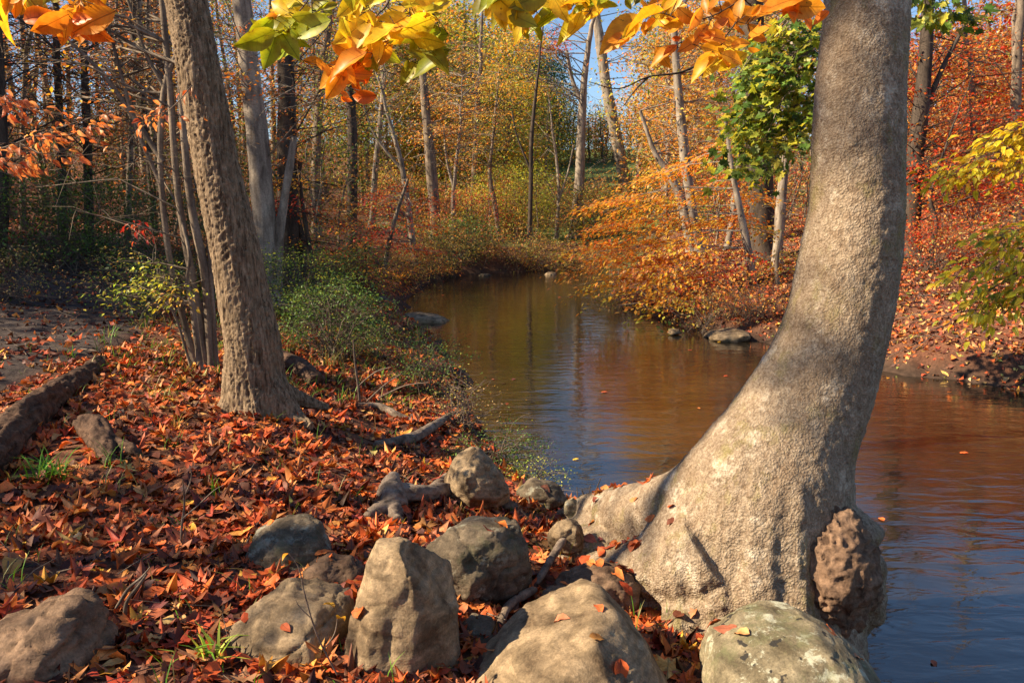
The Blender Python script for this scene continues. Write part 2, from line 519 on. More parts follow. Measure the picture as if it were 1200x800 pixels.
# ------------------------------------------------------------------ terrain
SH_NEAR = [W(*q)[:2] for q in [(1040, 800), (1010, 745), (960, 690), (900, 640), (820, 602), (770, 590), (700, 592), (655, 582), (615, 566),
           (582, 530), (560, 490), (548, 450), (530, 420), (512, 398), (492, 384), (478, 368), (476, 352), (492, 337), (515, 326),
           (560, 321), (620, 318), (690, 314)]]
SH_FAR = [W(*q)[:2] for q in [(740, 313), (760, 318), (722, 330), (716, 345), (735, 361), (775, 374), (830, 392), (900, 402), (1000, 425), (1060, 440),
          (1130, 447), (1200, 460)]]
RIVER = np.array([(14, -30), (5.5, -8), (3.2, -1.0), (2.3, 1.6)] + [tuple(p) for p in SH_NEAR] + [tuple(p) for p in SH_FAR] + [(9.5, 8.0), (14, 3.0), (20, -6), (30, -30)])
def river_sd(xy):
    """signed distance to the river's outline, positive on land"""
    xy = np.asarray(xy, float)
    a = RIVER; b = np.roll(RIVER, -1, axis=0)
    best = np.full(len(xy), 1e9)
    inside = np.zeros(len(xy), bool)
    for (ax, ay), (bx, by) in zip(a, b):
        dx, dy = bx-ax, by-ay
        t = np.clip(((xy[:, 0]-ax)*dx + (xy[:, 1]-ay)*dy)/(dx*dx+dy*dy+1e-12), 0, 1)
        best = np.minimum(best, (xy[:, 0]-ax-t*dx)**2 + (xy[:, 1]-ay-t*dy)**2)
        cond = ((ay > xy[:, 1]) != (by > xy[:, 1]))
        xi = ax + (xy[:, 1]-ay)*dx/(dy if abs(dy) > 1e-12 else 1e-12)
        inside ^= cond & (xy[:, 0] < xi)
    d = np.sqrt(best)
    return np.where(inside, -d, d)
CTRL = np.array([
    (0, 0, .58), (-2, 2, .66), (0, 2.5, .52), (-3, 4, .72), (1.1, 3.4, .40), (.2, 4.8, .36), (-1.2, 4.5, .60), (-2, 6, .65), (-1, 6.6, .42),
    (-5, 7, .84), (-6.5, 12, 1.0), (-8, 15, 1.15), (-9, 19, 1.5), (-16, 20, 2.0), (-24, 40, 4.6), (-40, 60, 9), (-12, 5, 1.2), (-25, 0, 2.2), (-25, 15, 2.8),
    (-3.4, 12, .62), (-3, 18, .7), (-4.5, 25, 1.0), (-9, 30, 1.9), (0, 31, .7), (3, 35, 1.0), (4, 42, 1.25), (-3, 45, 1.7), (7, 60, 3.3), (10, 80, 6.6), (-6, 80, 6),
    (-8, 60, 3.8), (30, 80, 8.5), (7, 14, .85), (10, 18, 1.35), (12, 25, 2.0), (20, 30, 3.6), (14, 10, 1.0), (28, 0, 1.8), (34, 40, 5.5), (3.6, 19, .45), (6, 24, .95), (6, 32, 1.3),
    (0, 140, 12), (60, 140, 15), (-60, 140, 16), (0, 330, 24), (200, 330, 28), (-200, 330, 28), (-300, 0, 14), (300, 0, 12), (0, -80, 1), (150, -120, 2), (-150, -120, 4), (90, 60, 9), (-90, 40, 12)], float)
def _phi(r): return np.sqrt(r*r + .8)
_D = np.linalg.norm(CTRL[:, None, :2]-CTRL[None, :, :2], axis=2)
_A = np.block([[_phi(_D), np.ones((len(CTRL), 1)), CTRL[:, :2]], [np.ones((1, len(CTRL))), np.zeros((1, 3))], [CTRL[:, :2].T, np.zeros((2, 3))]])
_WT = np.linalg.solve(_A, np.r_[CTRL[:, 2], 0, 0, 0])
def base_h(xy):
    xy = np.asarray(xy, float)
    out = np.zeros(len(xy))
    for k, (cx, cy_, _) in enumerate(CTRL):
        out += _WT[k]*_phi(np.hypot(xy[:, 0]-cx, xy[:, 1]-cy_))
    return out + _WT[-3] + _WT[-2]*xy[:, 0] + _WT[-1]*xy[:, 1]
def height(xy):
    xy = np.asarray(xy, float).reshape(-1, 2)
    p3 = np.c_[xy, np.zeros(len(xy))]
    b = base_h(xy)
    d = river_sd(xy) + .12*fbm(p3, 1.3, 3, 5)
    s1 = np.clip(d/.35, 0, 1); s1 = s1*s1*(3-2*s1)
    s2 = np.clip(d/2.2, 0, 1); s2 = s2*s2*(3-2*s2)
    prof = .45*s1 + .55*s2
    z = np.where(d > 0, .01 + (np.maximum(b, .15)-.01)*prof, np.maximum(d*.5, -.5))
    near = np.clip(1-np.hypot(xy[:, 0], xy[:, 1])/60, .2, 1)
    z = z + (d > 0)*np.clip(d/.3, 0, 1)*(.035*fbm(p3, 1.7, 3, 9) + .10*fbm(p3, .35, 2, 3)*np.clip(xy[:, 1]/12-.4, 0, 1) + .012*near*fbm(p3, 7, 2, 4))
    return z
def hz(x, y):
    return float(height([(x, y)])[0])
def G(px, py):
    """the terrain point seen at a pixel"""
    d = ray(px, py)
    t = 1.0
    prev = t
    while t < 400:
        if CAMZ + d[2]*t < hz(d[0]*t, d[1]*t): break
        prev = t
        t += max(.05, t*.03)
    lo, hi = prev, t
    for _ in range(14):
        m = (lo+hi)/2
        if CAMZ + d[2]*m < hz(d[0]*m, d[1]*m): hi = m
        else: lo = m
    return np.array((d[0]*hi, d[1]*hi, CAMZ + d[2]*hi))

def axis_coords(a, b, dense0, dense1, fine, growth):
    c = list(np.arange(dense0, dense1, fine))
    s = fine
    x = dense0
    while x > a:
        s *= growth; x -= s; c.insert(0, x)
    s = fine; x = dense1
    while x < b:
        c.append(x); s *= growth; x += s
    return np.array(c)
gx = axis_coords(-500, 500, -5, 7, .055, 1.035)
gy = axis_coords(-300, 600, 1.5, 12, .055, 1.03)
GX, GY = np.meshgrid(gx, gy)
gxy = np.c_[GX.ravel(), GY.ravel()]
gz = height(gxy)
idx = np.arange(len(gxy)).reshape(GX.shape)
gF = np.stack([idx[:-1, :-1], idx[:-1, 1:], idx[1:, 1:], idx[1:, :-1]], -1).reshape(-1, 4)
# colour zones of the soil itself: r = leaf covered, g = grass, b = bare path
PATH = np.array([(-9.5, 2.0), (-5.4, 5.2), (-5.3, 7.5), (-5.7, 9.5), (-6.6, 12), (-8.0, 15.5), (-10.5, 20)])
def path_d(xy):
    best = np.full(len(xy), 1e9)
    for (ax, ay), (bx, by) in zip(PATH[:-1], PATH[1:]):
        dx, dy = bx-ax, by-ay
        t = np.clip(((xy[:, 0]-ax)*dx+(xy[:, 1]-ay)*dy)/(dx*dx+dy*dy), 0, 1)
        best = np.minimum(best, np.hypot(xy[:, 0]-ax-t*dx, xy[:, 1]-ay-t*dy))
    return best
def smooth(a, b, x):
    t = np.clip((x-a)/(b-a), 0, 1)
    return t*t*(3-2*t)
def zones(xy):
    x, y = xy[:, 0], xy[:, 1]
    n = fbm(np.c_[xy, np.zeros(len(xy))], .5, 3, 21)
    lawn = smooth(33, 38, y + n*3)*smooth(-10, -2, x+n*2)
    path = 1-smooth(.9, 1.4, path_d(xy)+n*.2)
    leafy = (1-lawn)*(1-path)*smooth(.05, .4, river_sd(xy))
    return np.c_[leafy, lawn, path]
m_ground, nt, out = new_mat('forest soil')
L = nt.links.new
pos = geo_pos(nt)
at = N(nt, 'ShaderNodeAttribute', attribute_name='col')
sep = nt.nodes.new('ShaderNodeSeparateColor'); L(at.outputs['Color'], sep.inputs[0])
n1 = N(nt, 'ShaderNodeTexNoise', Scale=9.0, Detail=8.0, Roughness=.7); L(pos, n1.inputs[0])
n2 = N(nt, 'ShaderNodeTexNoise', Scale=30.0, Detail=6.0, Roughness=.8); L(pos, n2.inputs[0])
soil = ramp(nt, n1.outputs[0], [(.3, (.028, .018, .012)), (.7, (.10, .062, .042))])
lf = ramp(nt, n2.outputs[0], [(.35, (.25, .2, .2)), (.65, (1.1, 1.0, .9))]).outputs[0]
leafc = mix(nt, 1.0, (.22, .105, .062), lf, 'MULTIPLY')
c = mix(nt, sep.outputs[0], soil.outputs[0], leafc)
n3 = N(nt, 'ShaderNodeTexNoise', Scale=.6, Detail=6.0, Roughness=.7); L(pos, n3.inputs[0])
gr = ramp(nt, n3.outputs[0], [(.35, (.055, .10, .025)), (.62, (.15, .17, .05))])
c = mix(nt, sep.outputs[1], c, gr.outputs[0])
n4 = N(nt, 'ShaderNodeTexNoise', Scale=14.0, Detail=8.0, Roughness=.75); L(pos, n4.inputs[0])
pc = ramp(nt, n4.outputs[0], [(.35, (.035, .025, .022)), (.68, (.11, .085, .072))])
c = mix(nt, sep.outputs[2], c, pc.outputs[0])
pb = N(nt, 'ShaderNodeBsdfPrincipled', Roughness=.9); pb.inputs['Specular IOR Level'].default_value = .15
L(c, pb.inputs['Base Color'])
bp = N(nt, 'ShaderNodeBump', Strength=.8, Distance=.04); L(n1.outputs[0], bp.inputs['Height']); L(bp.outputs[0], pb.inputs['Normal'])
L(pb.outputs[0], out.inputs[0])
ground = build('ground', [dict(V=np.c_[gxy, gz], F=gF, col=zones(gxy))], m_ground)
tag(ground, kind='structure')

# the river surface
m_water, nt, out = new_mat('river water')
L = nt.links.new
pos = geo_pos(nt)
mp1 = mapping(nt, pos, (2.2, 5.5, 1), (0, 0, R(8)))
w1 = N(nt, 'ShaderNodeTexNoise', Scale=1.0, Detail=3.0, Roughness=.5, Distortion=.4); L(mp1.outputs[0], w1.inputs[0])
mp2 = mapping(nt, pos, (9, 24, 1), (0, 0, R(-6)))
w2 = N(nt, 'ShaderNodeTexNoise', Scale=1.0, Detail=4.0, Roughness=.6, Distortion=.6); L(mp2.outputs[0], w2.inputs[0])
w3 = N(nt, 'ShaderNodeTexNoise', Scale=.35, Detail=2.0); L(pos, w3.inputs[0])
wr = ramp(nt, w3.outputs[0], [(.35, (.25, .25, .25)), (.65, (1, 1, 1))])
mu = N(nt, 'ShaderNodeMath', operation='MULTIPLY'); L(w2.outputs[0], mu.inputs[0]); L(wr.outputs[0], mu.inputs[1])
ad = N(nt, 'ShaderNodeMath', operation='MULTIPLY_ADD'); L(mu.outputs[0], ad.inputs[0]); ad.inputs[1].default_value = .14; L(w1.outputs[0], ad.inputs[2])
bp = N(nt, 'ShaderNodeBump', Strength=.30, Distance=.03); L(ad.outputs[0], bp.inputs['Height'])
nb = N(nt, 'ShaderNodeTexNoise', Scale=1.3, Detail=6.0, Roughness=.7); L(pos, nb.inputs[0])
rb = ramp(nt, nb.outputs[0], [(.35, (.008, .006, .004)), (.7, (.030, .021, .011))])
pb = N(nt, 'ShaderNodeBsdfPrincipled', Roughness=.03, IOR=2.1)
L(rb.outputs[0], pb.inputs['Base Color']); L(bp.outputs[0], pb.inputs['Normal'])
L(pb.outputs[0], out.inputs[0])
wx = axis_coords(-60, 80, -3, 9, .25, 1.2); wy = axis_coords(-40, 60, 2, 34, .25, 1.2)
WX, WY = np.meshgrid(wx, wy)
wxy = np.c_[WX.ravel(), WY.ravel()]
keep = river_sd(wxy) < 2.5
ids = np.arange(len(wxy)).reshape(WX.shape)
wF = np.stack([ids[:-1, :-1], ids[:-1, 1:], ids[1:, 1:], ids[1:, :-1]], -1).reshape(-1, 4)
wF = wF[keep[wF].all(1)]
used = np.unique(wF); remap = np.full(len(wxy), -1); remap[used] = np.arange(len(used))
river = build('river_water', [dict(V=np.c_[wxy[used], np.zeros(len(used))], F=remap[wF])], m_water)
tag(river, kind='structure')

# ------------------------------------------------------------------ remeshed solids
def merge_parts(parts):
    V, F, off = [], [], 0
    for p in parts:
        V.append(p['V'])
        for f in p['F']:
            F.append([int(i)+off for i in f])
        off += len(p['V'])
    return np.concatenate(V), F
def remesh(V, F, voxel, smooth_it=3):
    """voxel-remesh a soup of closed shapes to one skin; returns arrays"""
    me = bpy.data.meshes.new('tmp')
    me.from_pydata([tuple(v) for v in V], [], F)
    bm = bmesh.new(); bm.from_mesh(me)
    bmesh.ops.remove_doubles(bm, verts=bm.verts, dist=1e-5)
    bmesh.ops.holes_fill(bm, edges=bm.edges, sides=0)
    bmesh.ops.recalc_face_normals(bm, faces=bm.faces)
    bm.to_mesh(me); bm.free()
    o = bpy.data.objects.new('tmp', me)
    COL.objects.link(o)
    md = o.modifiers.new('r', 'REMESH'); md.mode = 'VOXEL'; md.voxel_size = voxel; md.adaptivity = 0
    if smooth_it:
        ms = o.modifiers.new('s', 'SMOOTH'); ms.factor = .5; ms.iterations = smooth_it
    dg = bpy.context.evaluated_depsgraph_get()
    dg.update()
    ev = o.evaluated_get(dg)
    m2 = ev.to_mesh()
    n = len(m2.vertices)
    co = np.empty(n*3, np.float32); m2.vertices.foreach_get('co', co)
    no = np.empty(n*3, np.float32); m2.vertices.foreach_get('normal', no)
    nq = len(m2.polygons)
    lt = np.empty(nq, np.int32); m2.polygons.foreach_get('loop_total', lt)
    li = np.empty(len(m2.loops), np.int32); m2.loops.foreach_get('vertex_index', li)
    assert (lt == 4).all()
    ev.to_mesh_clear()
    bpy.data.objects.remove(o); bpy.data.meshes.remove(me)
    return co.reshape(-1, 3).astype(float), no.reshape(-1, 3).astype(float), li.reshape(-1, 4)
def ctube(path, rad, sides=14, squash=1.0):
    """closed tube for remeshing (shared seam, capped by fans)"""
    t = tube(path, rad, sides)
    n = len(path)
    V = t['V'].reshape(n, sides+1, 3)[:, :sides]
    if squash != 1.0:
        c = np.asarray(path)[:, None, :]
        V = c + (V-c)*np.array((1, 1, squash))
    V = V.reshape(-1, 3)
    F = []
    for i in range(n-1):
        for k in range(sides):
            k2 = (k+1) % sides
            F.append((i*sides+k, i*sides+k2, (i+1)*sides+k2, (i+1)*sides+k))
    V = np.vstack([V, path[0], path[-1]])
    a, b = len(V)-2, len(V)-1
    for k in range(sides):
        k2 = (k+1) % sides
        F.append((a, k2, k)); F.append((b, (n-1)*sides+k, (n-1)*sides+k2))
    return dict(V=V, F=F)
def blob(c, r, sq=(1, 1, 1), seed=0, amp=.2):
    bm = bmesh.new()
    bmesh.ops.create_icosphere(bm, subdivisions=3, radius=1.0)
    V = np.array([v.co[:] for v in bm.verts]); F = [[v.index for v in f.verts] for f in bm.faces]
    bm.free()
    V = V*(1+amp*fbm(V, 1.6, 2, seed))[:, None]
    return dict(V=V*r*np.array(sq)+np.asarray(c), F=F)

def pxpath(rows, n=6):
    """rows (px, py, Y, width_px) -> smooth path and radii in metres"""
    q = []
    for px, py, Y, w in rows:
        p = P(px, py, Y)
        q.append((*p, size(w, p)/2))
    q = catmull(q, n)
    return q[:, :3], q[:, 3]

# ------------------------------------------------------------------ the big curved trunk
hero_rows = [(905, 775, 3.50, 205), (903, 735, 3.52, 200), (900, 690, 3.55, 190), (893, 650, 3.58, 186), (893, 600, 3.62, 190), (905, 555, 3.66, 180), (928, 505, 3.70, 152), (955, 450, 3.74, 134),
             (974, 400, 3.77, 122), (987, 350, 3.79, 117), (996, 300, 3.81, 113), (1003, 250, 3.82, 108), (1004, 200, 3.83, 104), (1006, 150, 3.84, 102), (1008, 100, 3.85, 100),
             (1013, 50, 3.86, 97), (1016, 0, 3.87, 95), (1022, -120, 3.9, 90), (1030, -300, 3.95, 84), (1036, -600, 4.1, 76)]
hp, hr = pxpath(hero_rows, 5)
parts = [ctube(hp, hr, 22)]
def gpath(rows, n=5):
    q = []
    for px, py, w, dz in rows:
        p = G(px, py)
        q.append((p[0], p[1], p[2]+dz, size(w, p)/2))
    q = catmull(q, n)
    return q[:, :3], q[:, 3]
def root(rows, sq=1.0):
    p, r = gpath(rows)
    parts.append(ctube(p, r, 14, sq))
def proot(rows, sq=1.0, n=5):
    p, r = pxpath(rows, n)
    parts.append(ctube(p, r, 14, sq))
# the high sweeping buttress on the left and the roots that come out of it
proot([(925, 500, 3.72, 95), (885, 555, 3.74, 110), (848, 610, 3.78, 110), (815, 645, 3.84, 95), (775, 618, 4.05, 66), (738, 601, 4.35, 46), (706, 594, 4.6, 30), (676, 594, 4.78, 20), (650, 604, 4.85, 10)])
proot([(860, 640, 3.66, 120), (800, 652, 3.9, 112), (748, 640, 4.15, 110), (706, 626, 4.4, 92), (672, 622, 4.55, 60), (636, 630, 4.6, 24)], .48)
proot([(850, 690, 3.55, 110), (800, 700, 3.62, 96), (756, 700, 3.7, 70), (716, 700, 3.8, 44), (680, 704, 3.85, 20)], .5)
proot([(880, 580, 3.70, 120), (850, 650, 3.66, 120), (810, 672, 3.68, 80), (760, 668, 3.8, 56), (710, 668, 3.95, 44), (668, 684, 4.0, 30), (630, 706, 4.0, 20)], .75)
proot([(880, 600, 3.62, 130), (850, 680, 3.55, 125), (815, 720, 3.42, 80), (790, 745, 3.32, 50), (770, 765, 3.25, 26)])
proot([(895, 610, 3.58, 110), (878, 690, 3.45, 100), (868, 745, 3.36, 76), (862, 785, 3.28, 50)])
proot([(915, 620, 3.56, 100), (918, 700, 3.42, 80), (922, 750, 3.36, 66), (930, 790, 3.3, 46)])
proot([(955, 540, 3.68, 90), (962, 620, 3.68, 80), (972, 690, 3.68, 66), (980, 745, 3.72, 50), (985, 790, 3.75, 30)])
proot([(840, 690, 3.60, 70), (800, 690, 3.58, 44), (765, 702, 3.55, 30), (742, 712, 3.55, 16)], .8)
proot([(895, 520, 3.72, 120), (850, 585, 3.76, 120), (800, 622, 3.90, 96), (752, 622, 4.15, 76), (712, 612, 4.42, 56), (680, 606, 4.66, 34)])
proot([(870, 590, 3.62, 150), (822, 640, 3.66, 140), (776, 664, 3.78, 104), (730, 672, 3.9, 74), (690, 676, 4.0, 36)], .8)
proot([(885, 640, 3.55, 150), (850, 700, 3.45, 120), (830, 745, 3.36, 80), (815, 775, 3.3, 40)])
root([(860, 700, 130, .10), (800, 672, 112, .07), (745, 655, 88, .04), (700, 648, 60, .02), (655, 652, 26, -.02)], .6)
root([(850, 650, 120, .16), (800, 626, 104, .12), (745, 612, 76, .07), (705, 603, 50, .04), (668, 600, 24, 0)], .8)
root([(850, 725, 110, .08), (800, 712, 84, .03), (755, 704, 48, .01), (715, 706, 20, -.02)], .7)
proot([(860, 555, 3.66, 110), (812, 590, 3.78, 92), (768, 604, 4.0, 82), (730, 603, 4.3, 66), (695, 598, 4.6, 42), (668, 602, 4.8, 24)])
proot([(840, 640, 3.52, 140), (795, 662, 3.58, 112), (752, 668, 3.70, 84), (712, 668, 3.85, 58), (672, 664, 4.0, 28)], .8)
# branch scar and small swellings up the trunk
for px, py, Y, w, wz in [(1046, 298, 3.80, 26, 60), (1002, 285, 3.68, 34, 22), (984, 618, 3.50, 86, 60), (1000, 684, 3.52, 68, 120), (930, 705, 3.40, 56, 90), (1000, 170, 3.72, 44, 20)]:
    p = P(px, py, Y)
    parts.append(blob(p, size(w/2, p), (1, 1, wz/w), px, .15))
V, F = merge_parts(parts)
V, Nn, F = remesh(V, F, .013, 12)
# bark relief as true geometry
d = .0045*fbm(V*np.array((1, 1, .8)), 8, 3, 31) + .0035*fbm(V, 48, 3, 33)
low = np.clip((1.15-V[:, 2])/.8, 0, 1)
ang = np.arctan2(V[:, 1]-3.6, V[:, 0]-1.15)
d = d + low*.020*fbm(np.c_[ang*2.2, V[:, 2]*.6, np.zeros(len(V))], 2.4, 3, 35) + low*.010*fbm(V, 16, 3, 39)
V = V + Nn*d[:, None]
hero_base = np.array((1.15, 3.5, hz(1.15, 3.5)))
hero = empty('leaning_tree', hero_base, 'massive smooth grey trunk curving up from the water edge on swollen roots', 'tree')
build('trunk', [dict(V=V, F=F)], M_BARK_HERO, hero)
# the rough burl low on its right side
bl = []
rr = random.Random(5)
for k in range(34):
    a, b = rr.uniform(-1, 1), rr.uniform(-1, 1)
    if a*a+b*b > 1: continue
    px, py = 970+42*a, 668+60*b
    Y = 3.30 + .12*(a*a+b*b)
    p = P(px, py, Y)
    bl.append(blob(p, size(rr.uniform(15, 24), p), (1, .9, 1), k, .3))
bl.append(blob(P(968, 664, 3.36), size(50, P(975, 668, 3.5)), (1, 1, 1.4), 9, .15))
bl.append(blob(P(966, 710, 3.38), size(44, P(975, 668, 3.5)), (1, .9, .8), 12, .2))
bV, bF = merge_parts(bl)
bV, bN, bF = remesh(bV, bF, .011, 2)
q = 1-np.abs(vnoise(bV, 26, 3)); q2 = 1-np.abs(vnoise(bV, 60, 8))
bV = bV + bN*(.026*(q**2-.5) + .009*(q2-.5))[:, None]
build('burl', [dict(V=bV, F=bF)], M_BURL, hero)
# its limbs above the frame, so that the trunk ends as a tree
def crown_for(root_obj, tips, base_pts, leaf_keys, leaf_size, per, spread, name='crown', mat=None, tm=None, flat=.25, limb_mat=None, limb_r=.02, twig_n=6, jit=.13, droop=.15):
    """limbs from base_pts to tips, twigs and leaves about every tip"""
    tips = np.asarray(tips, float); base_pts = np.asarray(base_pts, float)
    n = len(tips)
    Lh = np.linalg.norm(tips-base_pts, axis=1)
    mid = (tips+base_pts)/2 + rng.normal(0, .10, (n, 3))*Lh[:, None]*.6 + np.array((0, 0, 1))*Lh[:, None]*.08
    lr = limb_r*(.4+.6*np.clip(Lh/3, .2, 1.5))
    parts_t = [twigs(base_pts, mid, tips, lr, lr*.35)]
    if twig_n:
        S = np.repeat(tips, twig_n, 0) + (np.repeat(mid, twig_n, 0)-np.repeat(tips, twig_n, 0))*rng.random((n*twig_n, 1))*.8
        dirs = rng.normal(0, 1, (n*twig_n, 3)); dirs[:, 2] = dirs[:, 2]*.4+.12
        E = S + dirs*np.broadcast_to(spread, (n,)).repeat(twig_n)[:, None]*.6
        parts_t.append(twigs(S, (S+E)/2+rng.normal(0, .05, S.shape)*np.mean(spread), E, lr.repeat(twig_n)*.30, .0016))
    out_l = None
    if per:
        m = n*per
        sp = np.broadcast_to(spread, (n,)).repeat(per)
        off = rng.normal(0, .5, (m, 3))*sp[:, None]; off[:, 2] *= flat
        off[:, 2] -= droop*(off[:, 0]**2+off[:, 1]**2)/np.maximum(sp, .01)
        pos_ = np.repeat(tips, per, 0) + off
        Ms = rotmats(rng.uniform(0, 2*np.pi, m), rng.normal(-.35, .35, m), rng.normal(0, .45, m))
        tint = np.repeat(np.exp(rng.normal(0, .14, (n, 1))), per, 0)
        c = colours(m, leaf_keys, jit)*tint
        out_l = leaves(tm or tmpl_diamond(), pos_, Ms, leaf_size*rng.uniform(.65, 1.25, m), np.clip(c, 0, .9))
    return parts_t, out_l

# ------------------------------------------------------------------ the left-hand trunk
left_rows = [(302, 520, 6.0, 118), (302, 488, 6.0, 96), (300, 470, 6.0, 82), (298, 440, 6.0, 74), (296, 400, 6.0, 66), (286, 350, 6.02, 62), (277, 300, 6.03, 59), (266, 250, 6.05, 57), (255, 200, 6.07, 54),
             (246, 150, 6.1, 53), (236, 100, 6.1, 52), (227, 50, 6.12, 51), (218, 0, 6.15, 50), (196, -120, 6.2, 47), (160, -320, 6.3, 42), (110, -600, 6.4, 36), (60, -900, 6.5, 28)]
lp, lr_ = pxpath(left_rows, 6)
parts = [ctube(lp, lr_, 20)]
for rows in ([(300, 430, 5.98, 40), (282, 465, 5.93, 40), (262, 484, 5.85, 30), (236, 496, 5.8, 14)], [(300, 430, 5.95, 40), (300, 470, 5.85, 40), (296, 492, 5.75, 28), (288, 512, 5.65, 12)],
             [(305, 430, 5.98, 40), (325, 465, 5.93, 40), (343, 488, 5.88, 28), (366, 500, 5.8, 12)], [(300, 430, 6.1, 40), (322, 455, 6.2, 34), (352, 468, 6.3, 20), (385, 478, 6.4, 10)]):
    proot(rows)
V, F = merge_parts(parts)
V, Nn, F = remesh(V, F, .0105, 2)
cx_ = np.interp(V[:, 2], lp[:, 2], lp[:, 0]); cyy = np.interp(V[:, 2], lp[:, 2], lp[:, 1])
ang = np.arctan2(V[:, 1]-cyy, V[:, 0]-cx_)
tw_ = .35*fbm(np.c_[V[:, 0], V[:, 1], V[:, 2]*.6], 2.0, 2, 61)
q = np.c_[np.cos(ang+tw_)*6.5, np.sin(ang+tw_)*6.5, V[:, 2]*.42 + tw_]
rid = 1-np.abs(fbm(q, 3.2, 3, 51))*1.6
V = V + Nn*(-.018+.015*rid + .004*fbm(V, 40, 2, 55))[:, None]
lb = np.array((lp[6][0], 6.0, hz(lp[6][0], 6.0)))
left = empty('furrowed_tree', lb, 'tall straight brown trunk with furrowed bark leaning left, lit down its left edge', 'tree')
build('trunk', [dict(V=V, F=F)], M_BARK_LEFT, left)

# ------------------------------------------------------------------ rocks
def hull_mesh(pts, chips=0, seed=0, cut=(.76, .94)):
    if chips:
        r_ = random.Random(seed)
        pts = [Vector(p) for p in pts]
        for k in range(chips):
            nrm = Vector((r_.gauss(0, 1), r_.gauss(0, 1)-.5, r_.gauss(0, .8)+.25)).normalized()
            c = sum(pts, Vector())/len(pts)
            sup = max((p-c).dot(nrm) for p in pts)
            bm = bmesh.new()
            for p in pts: bm.verts.new(p)
            r = bmesh.ops.convex_hull(bm, input=bm.verts)
            junk = [v for v in bm.verts if not v.link_faces]
            if junk: bmesh.ops.delete(bm, geom=junk, context='VERTS')
            bmesh.ops.bisect_plane(bm, geom=list(bm.verts)+list(bm.edges)+list(bm.faces), plane_co=c+nrm*sup*r_.uniform(*cut), plane_no=nrm, clear_outer=True)
            pts = [v.co.copy() for v in bm.verts]
            bm.free()
    bm = bmesh.new()
    for p in pts: bm.verts.new(p)
    r = bmesh.ops.convex_hull(bm, input=bm.verts)
    junk = [e for e in r['geom_interior'] if isinstance(e, bmesh.types.BMVert)]
    if junk: bmesh.ops.delete(bm, geom=junk, context='VERTS')
    loose = [v for v in bm.verts if not v.link_faces]
    if loose: bmesh.ops.delete(bm, geom=loose, context='VERTS')
    bm.verts.index_update()
    V = np.array([v.co[:] for v in bm.verts]); F = [[v.index for v in f.verts] for f in bm.faces]
    bm.free()
    return dict(V=V, F=F)
def rock(label, pts, mat, rough=.012, voxel=.014, seed=0, sm=4, base=None, group=None, name='rock', cat='rock', strata=0.0, chips=12):
    h = hull_mesh(pts, chips if sm < 6 else 3, seed)
    sm = 1 if sm < 6 else 3
    V, Nn, F = remesh(h['V'], h['F'], voxel, sm)
    ext = np.ptp(V, axis=0).max()
    s = 2.4/ext
    d = rough*(fbm(V, s*1.4, 4, seed)) - rough*1.3*np.clip(1-np.abs(vnoise(V+.3+.05*fbm(V, 6, 2, seed)[:, None], s*1.6, seed+5))*9, 0, 1) - rough*.8*np.clip(1-np.abs(vnoise(V*np.array((1, 1, 2.2))+.7, s*3.4, seed+6))*9, 0, 1) + rough*.5*(np.round(vnoise(V*np.array((1, 1, 1.6)), s*4, seed+8)*2.2)/2.2)
    d = d + rough*.32*fbm(V, 26, 4, seed+3, .6)
    if strata:
        w = V[:, 2]*.8 + V[:, 0]*.5 + .05*fbm(V, 5, 2, seed+9)
        d = d + strata*vnoise(np.c_[w*0, w*0, w], 42, seed+7)
    V = V + Nn*d[:, None]
    c = V.mean(0)
    zb = hz(c[0], c[1])
    org = np.array((c[0], c[1], min(zb, V[:, 2].max()-.01)))
    o = build(name, [dict(V=V, F=F)], mat, origin=org)
    tag(o, label, cat, group)
    return o
def sil(poly, t, Y=None, sh=.62, lean=0.0, jit=.10, seed=0, top=.0):
    """a rock from its silhouette (pixels), thickness t (m) in depth; centre layer at Y"""
    r_ = random.Random(seed)
    q = np.array([P(px, py, Y) for px, py in poly])
    c = q.mean(0)
    out = []
    for dy, s in ((0, 1.0), (-.33*t, .88), (.33*t, .92), (-.5*t, sh), (.5*t, sh*1.1)):
        for p in q:
            v = c + (p-c)*s
            v = v + np.array((r_.uniform(-1, 1), r_.uniform(-1, 1), r_.uniform(-1, 1)))*jit*t*.35*(s < 1)
            v[1] = Y + dy + lean*(p[2]-c[2]) + r_.uniform(-.06, .06)*t
            out.append(v)
    return out
# the standing slab: ridge towards the camera, broad dark face to the right
sp = [P(443, 622, 2.75), P(466, 626, 2.80), P(484, 642, 2.64), P(520, 650, 2.86), P(534, 664, 2.80), P(452, 680, 2.60), P(466, 720, 2.54), P(436, 800, 2.50), P(446, 860, 2.46),
      P(404, 748, 2.66), P(410, 800, 2.62), P(398, 860, 2.6), P(536, 760, 2.72), P(545, 860, 2.65), P(525, 660, 3.02), P(540, 860, 2.95), P(450, 630, 2.95), P(420, 860, 2.95), P(424, 690, 2.74), P(430, 660, 2.8)]
rock('tall upright slab of rock standing on end, sunlit left face and dark right face', sp, M_ROCK, .009, .010, 3, 2, strata=.0015, chips=12)
rock('large pale boulder leaning against the left side of the upright slab', [P(250, 748, 2.72), P(300, 700, 2.86), P(340, 676, 2.98), P(395, 664, 3.10), P(413, 684, 3.02), P(404, 720, 2.80), P(385, 700, 2.80), P(352, 752, 2.60), P(345, 800, 2.50), P(400, 780, 2.74), P(255, 810, 2.56), P(240, 870, 2.5), P(340, 880, 2.44), P(405, 860, 2.7), P(300, 860, 3.0), P(410, 740, 3.1), P(290, 740, 3.0)], M_ROCK, .011, .011, 11, 2, strata=.003)
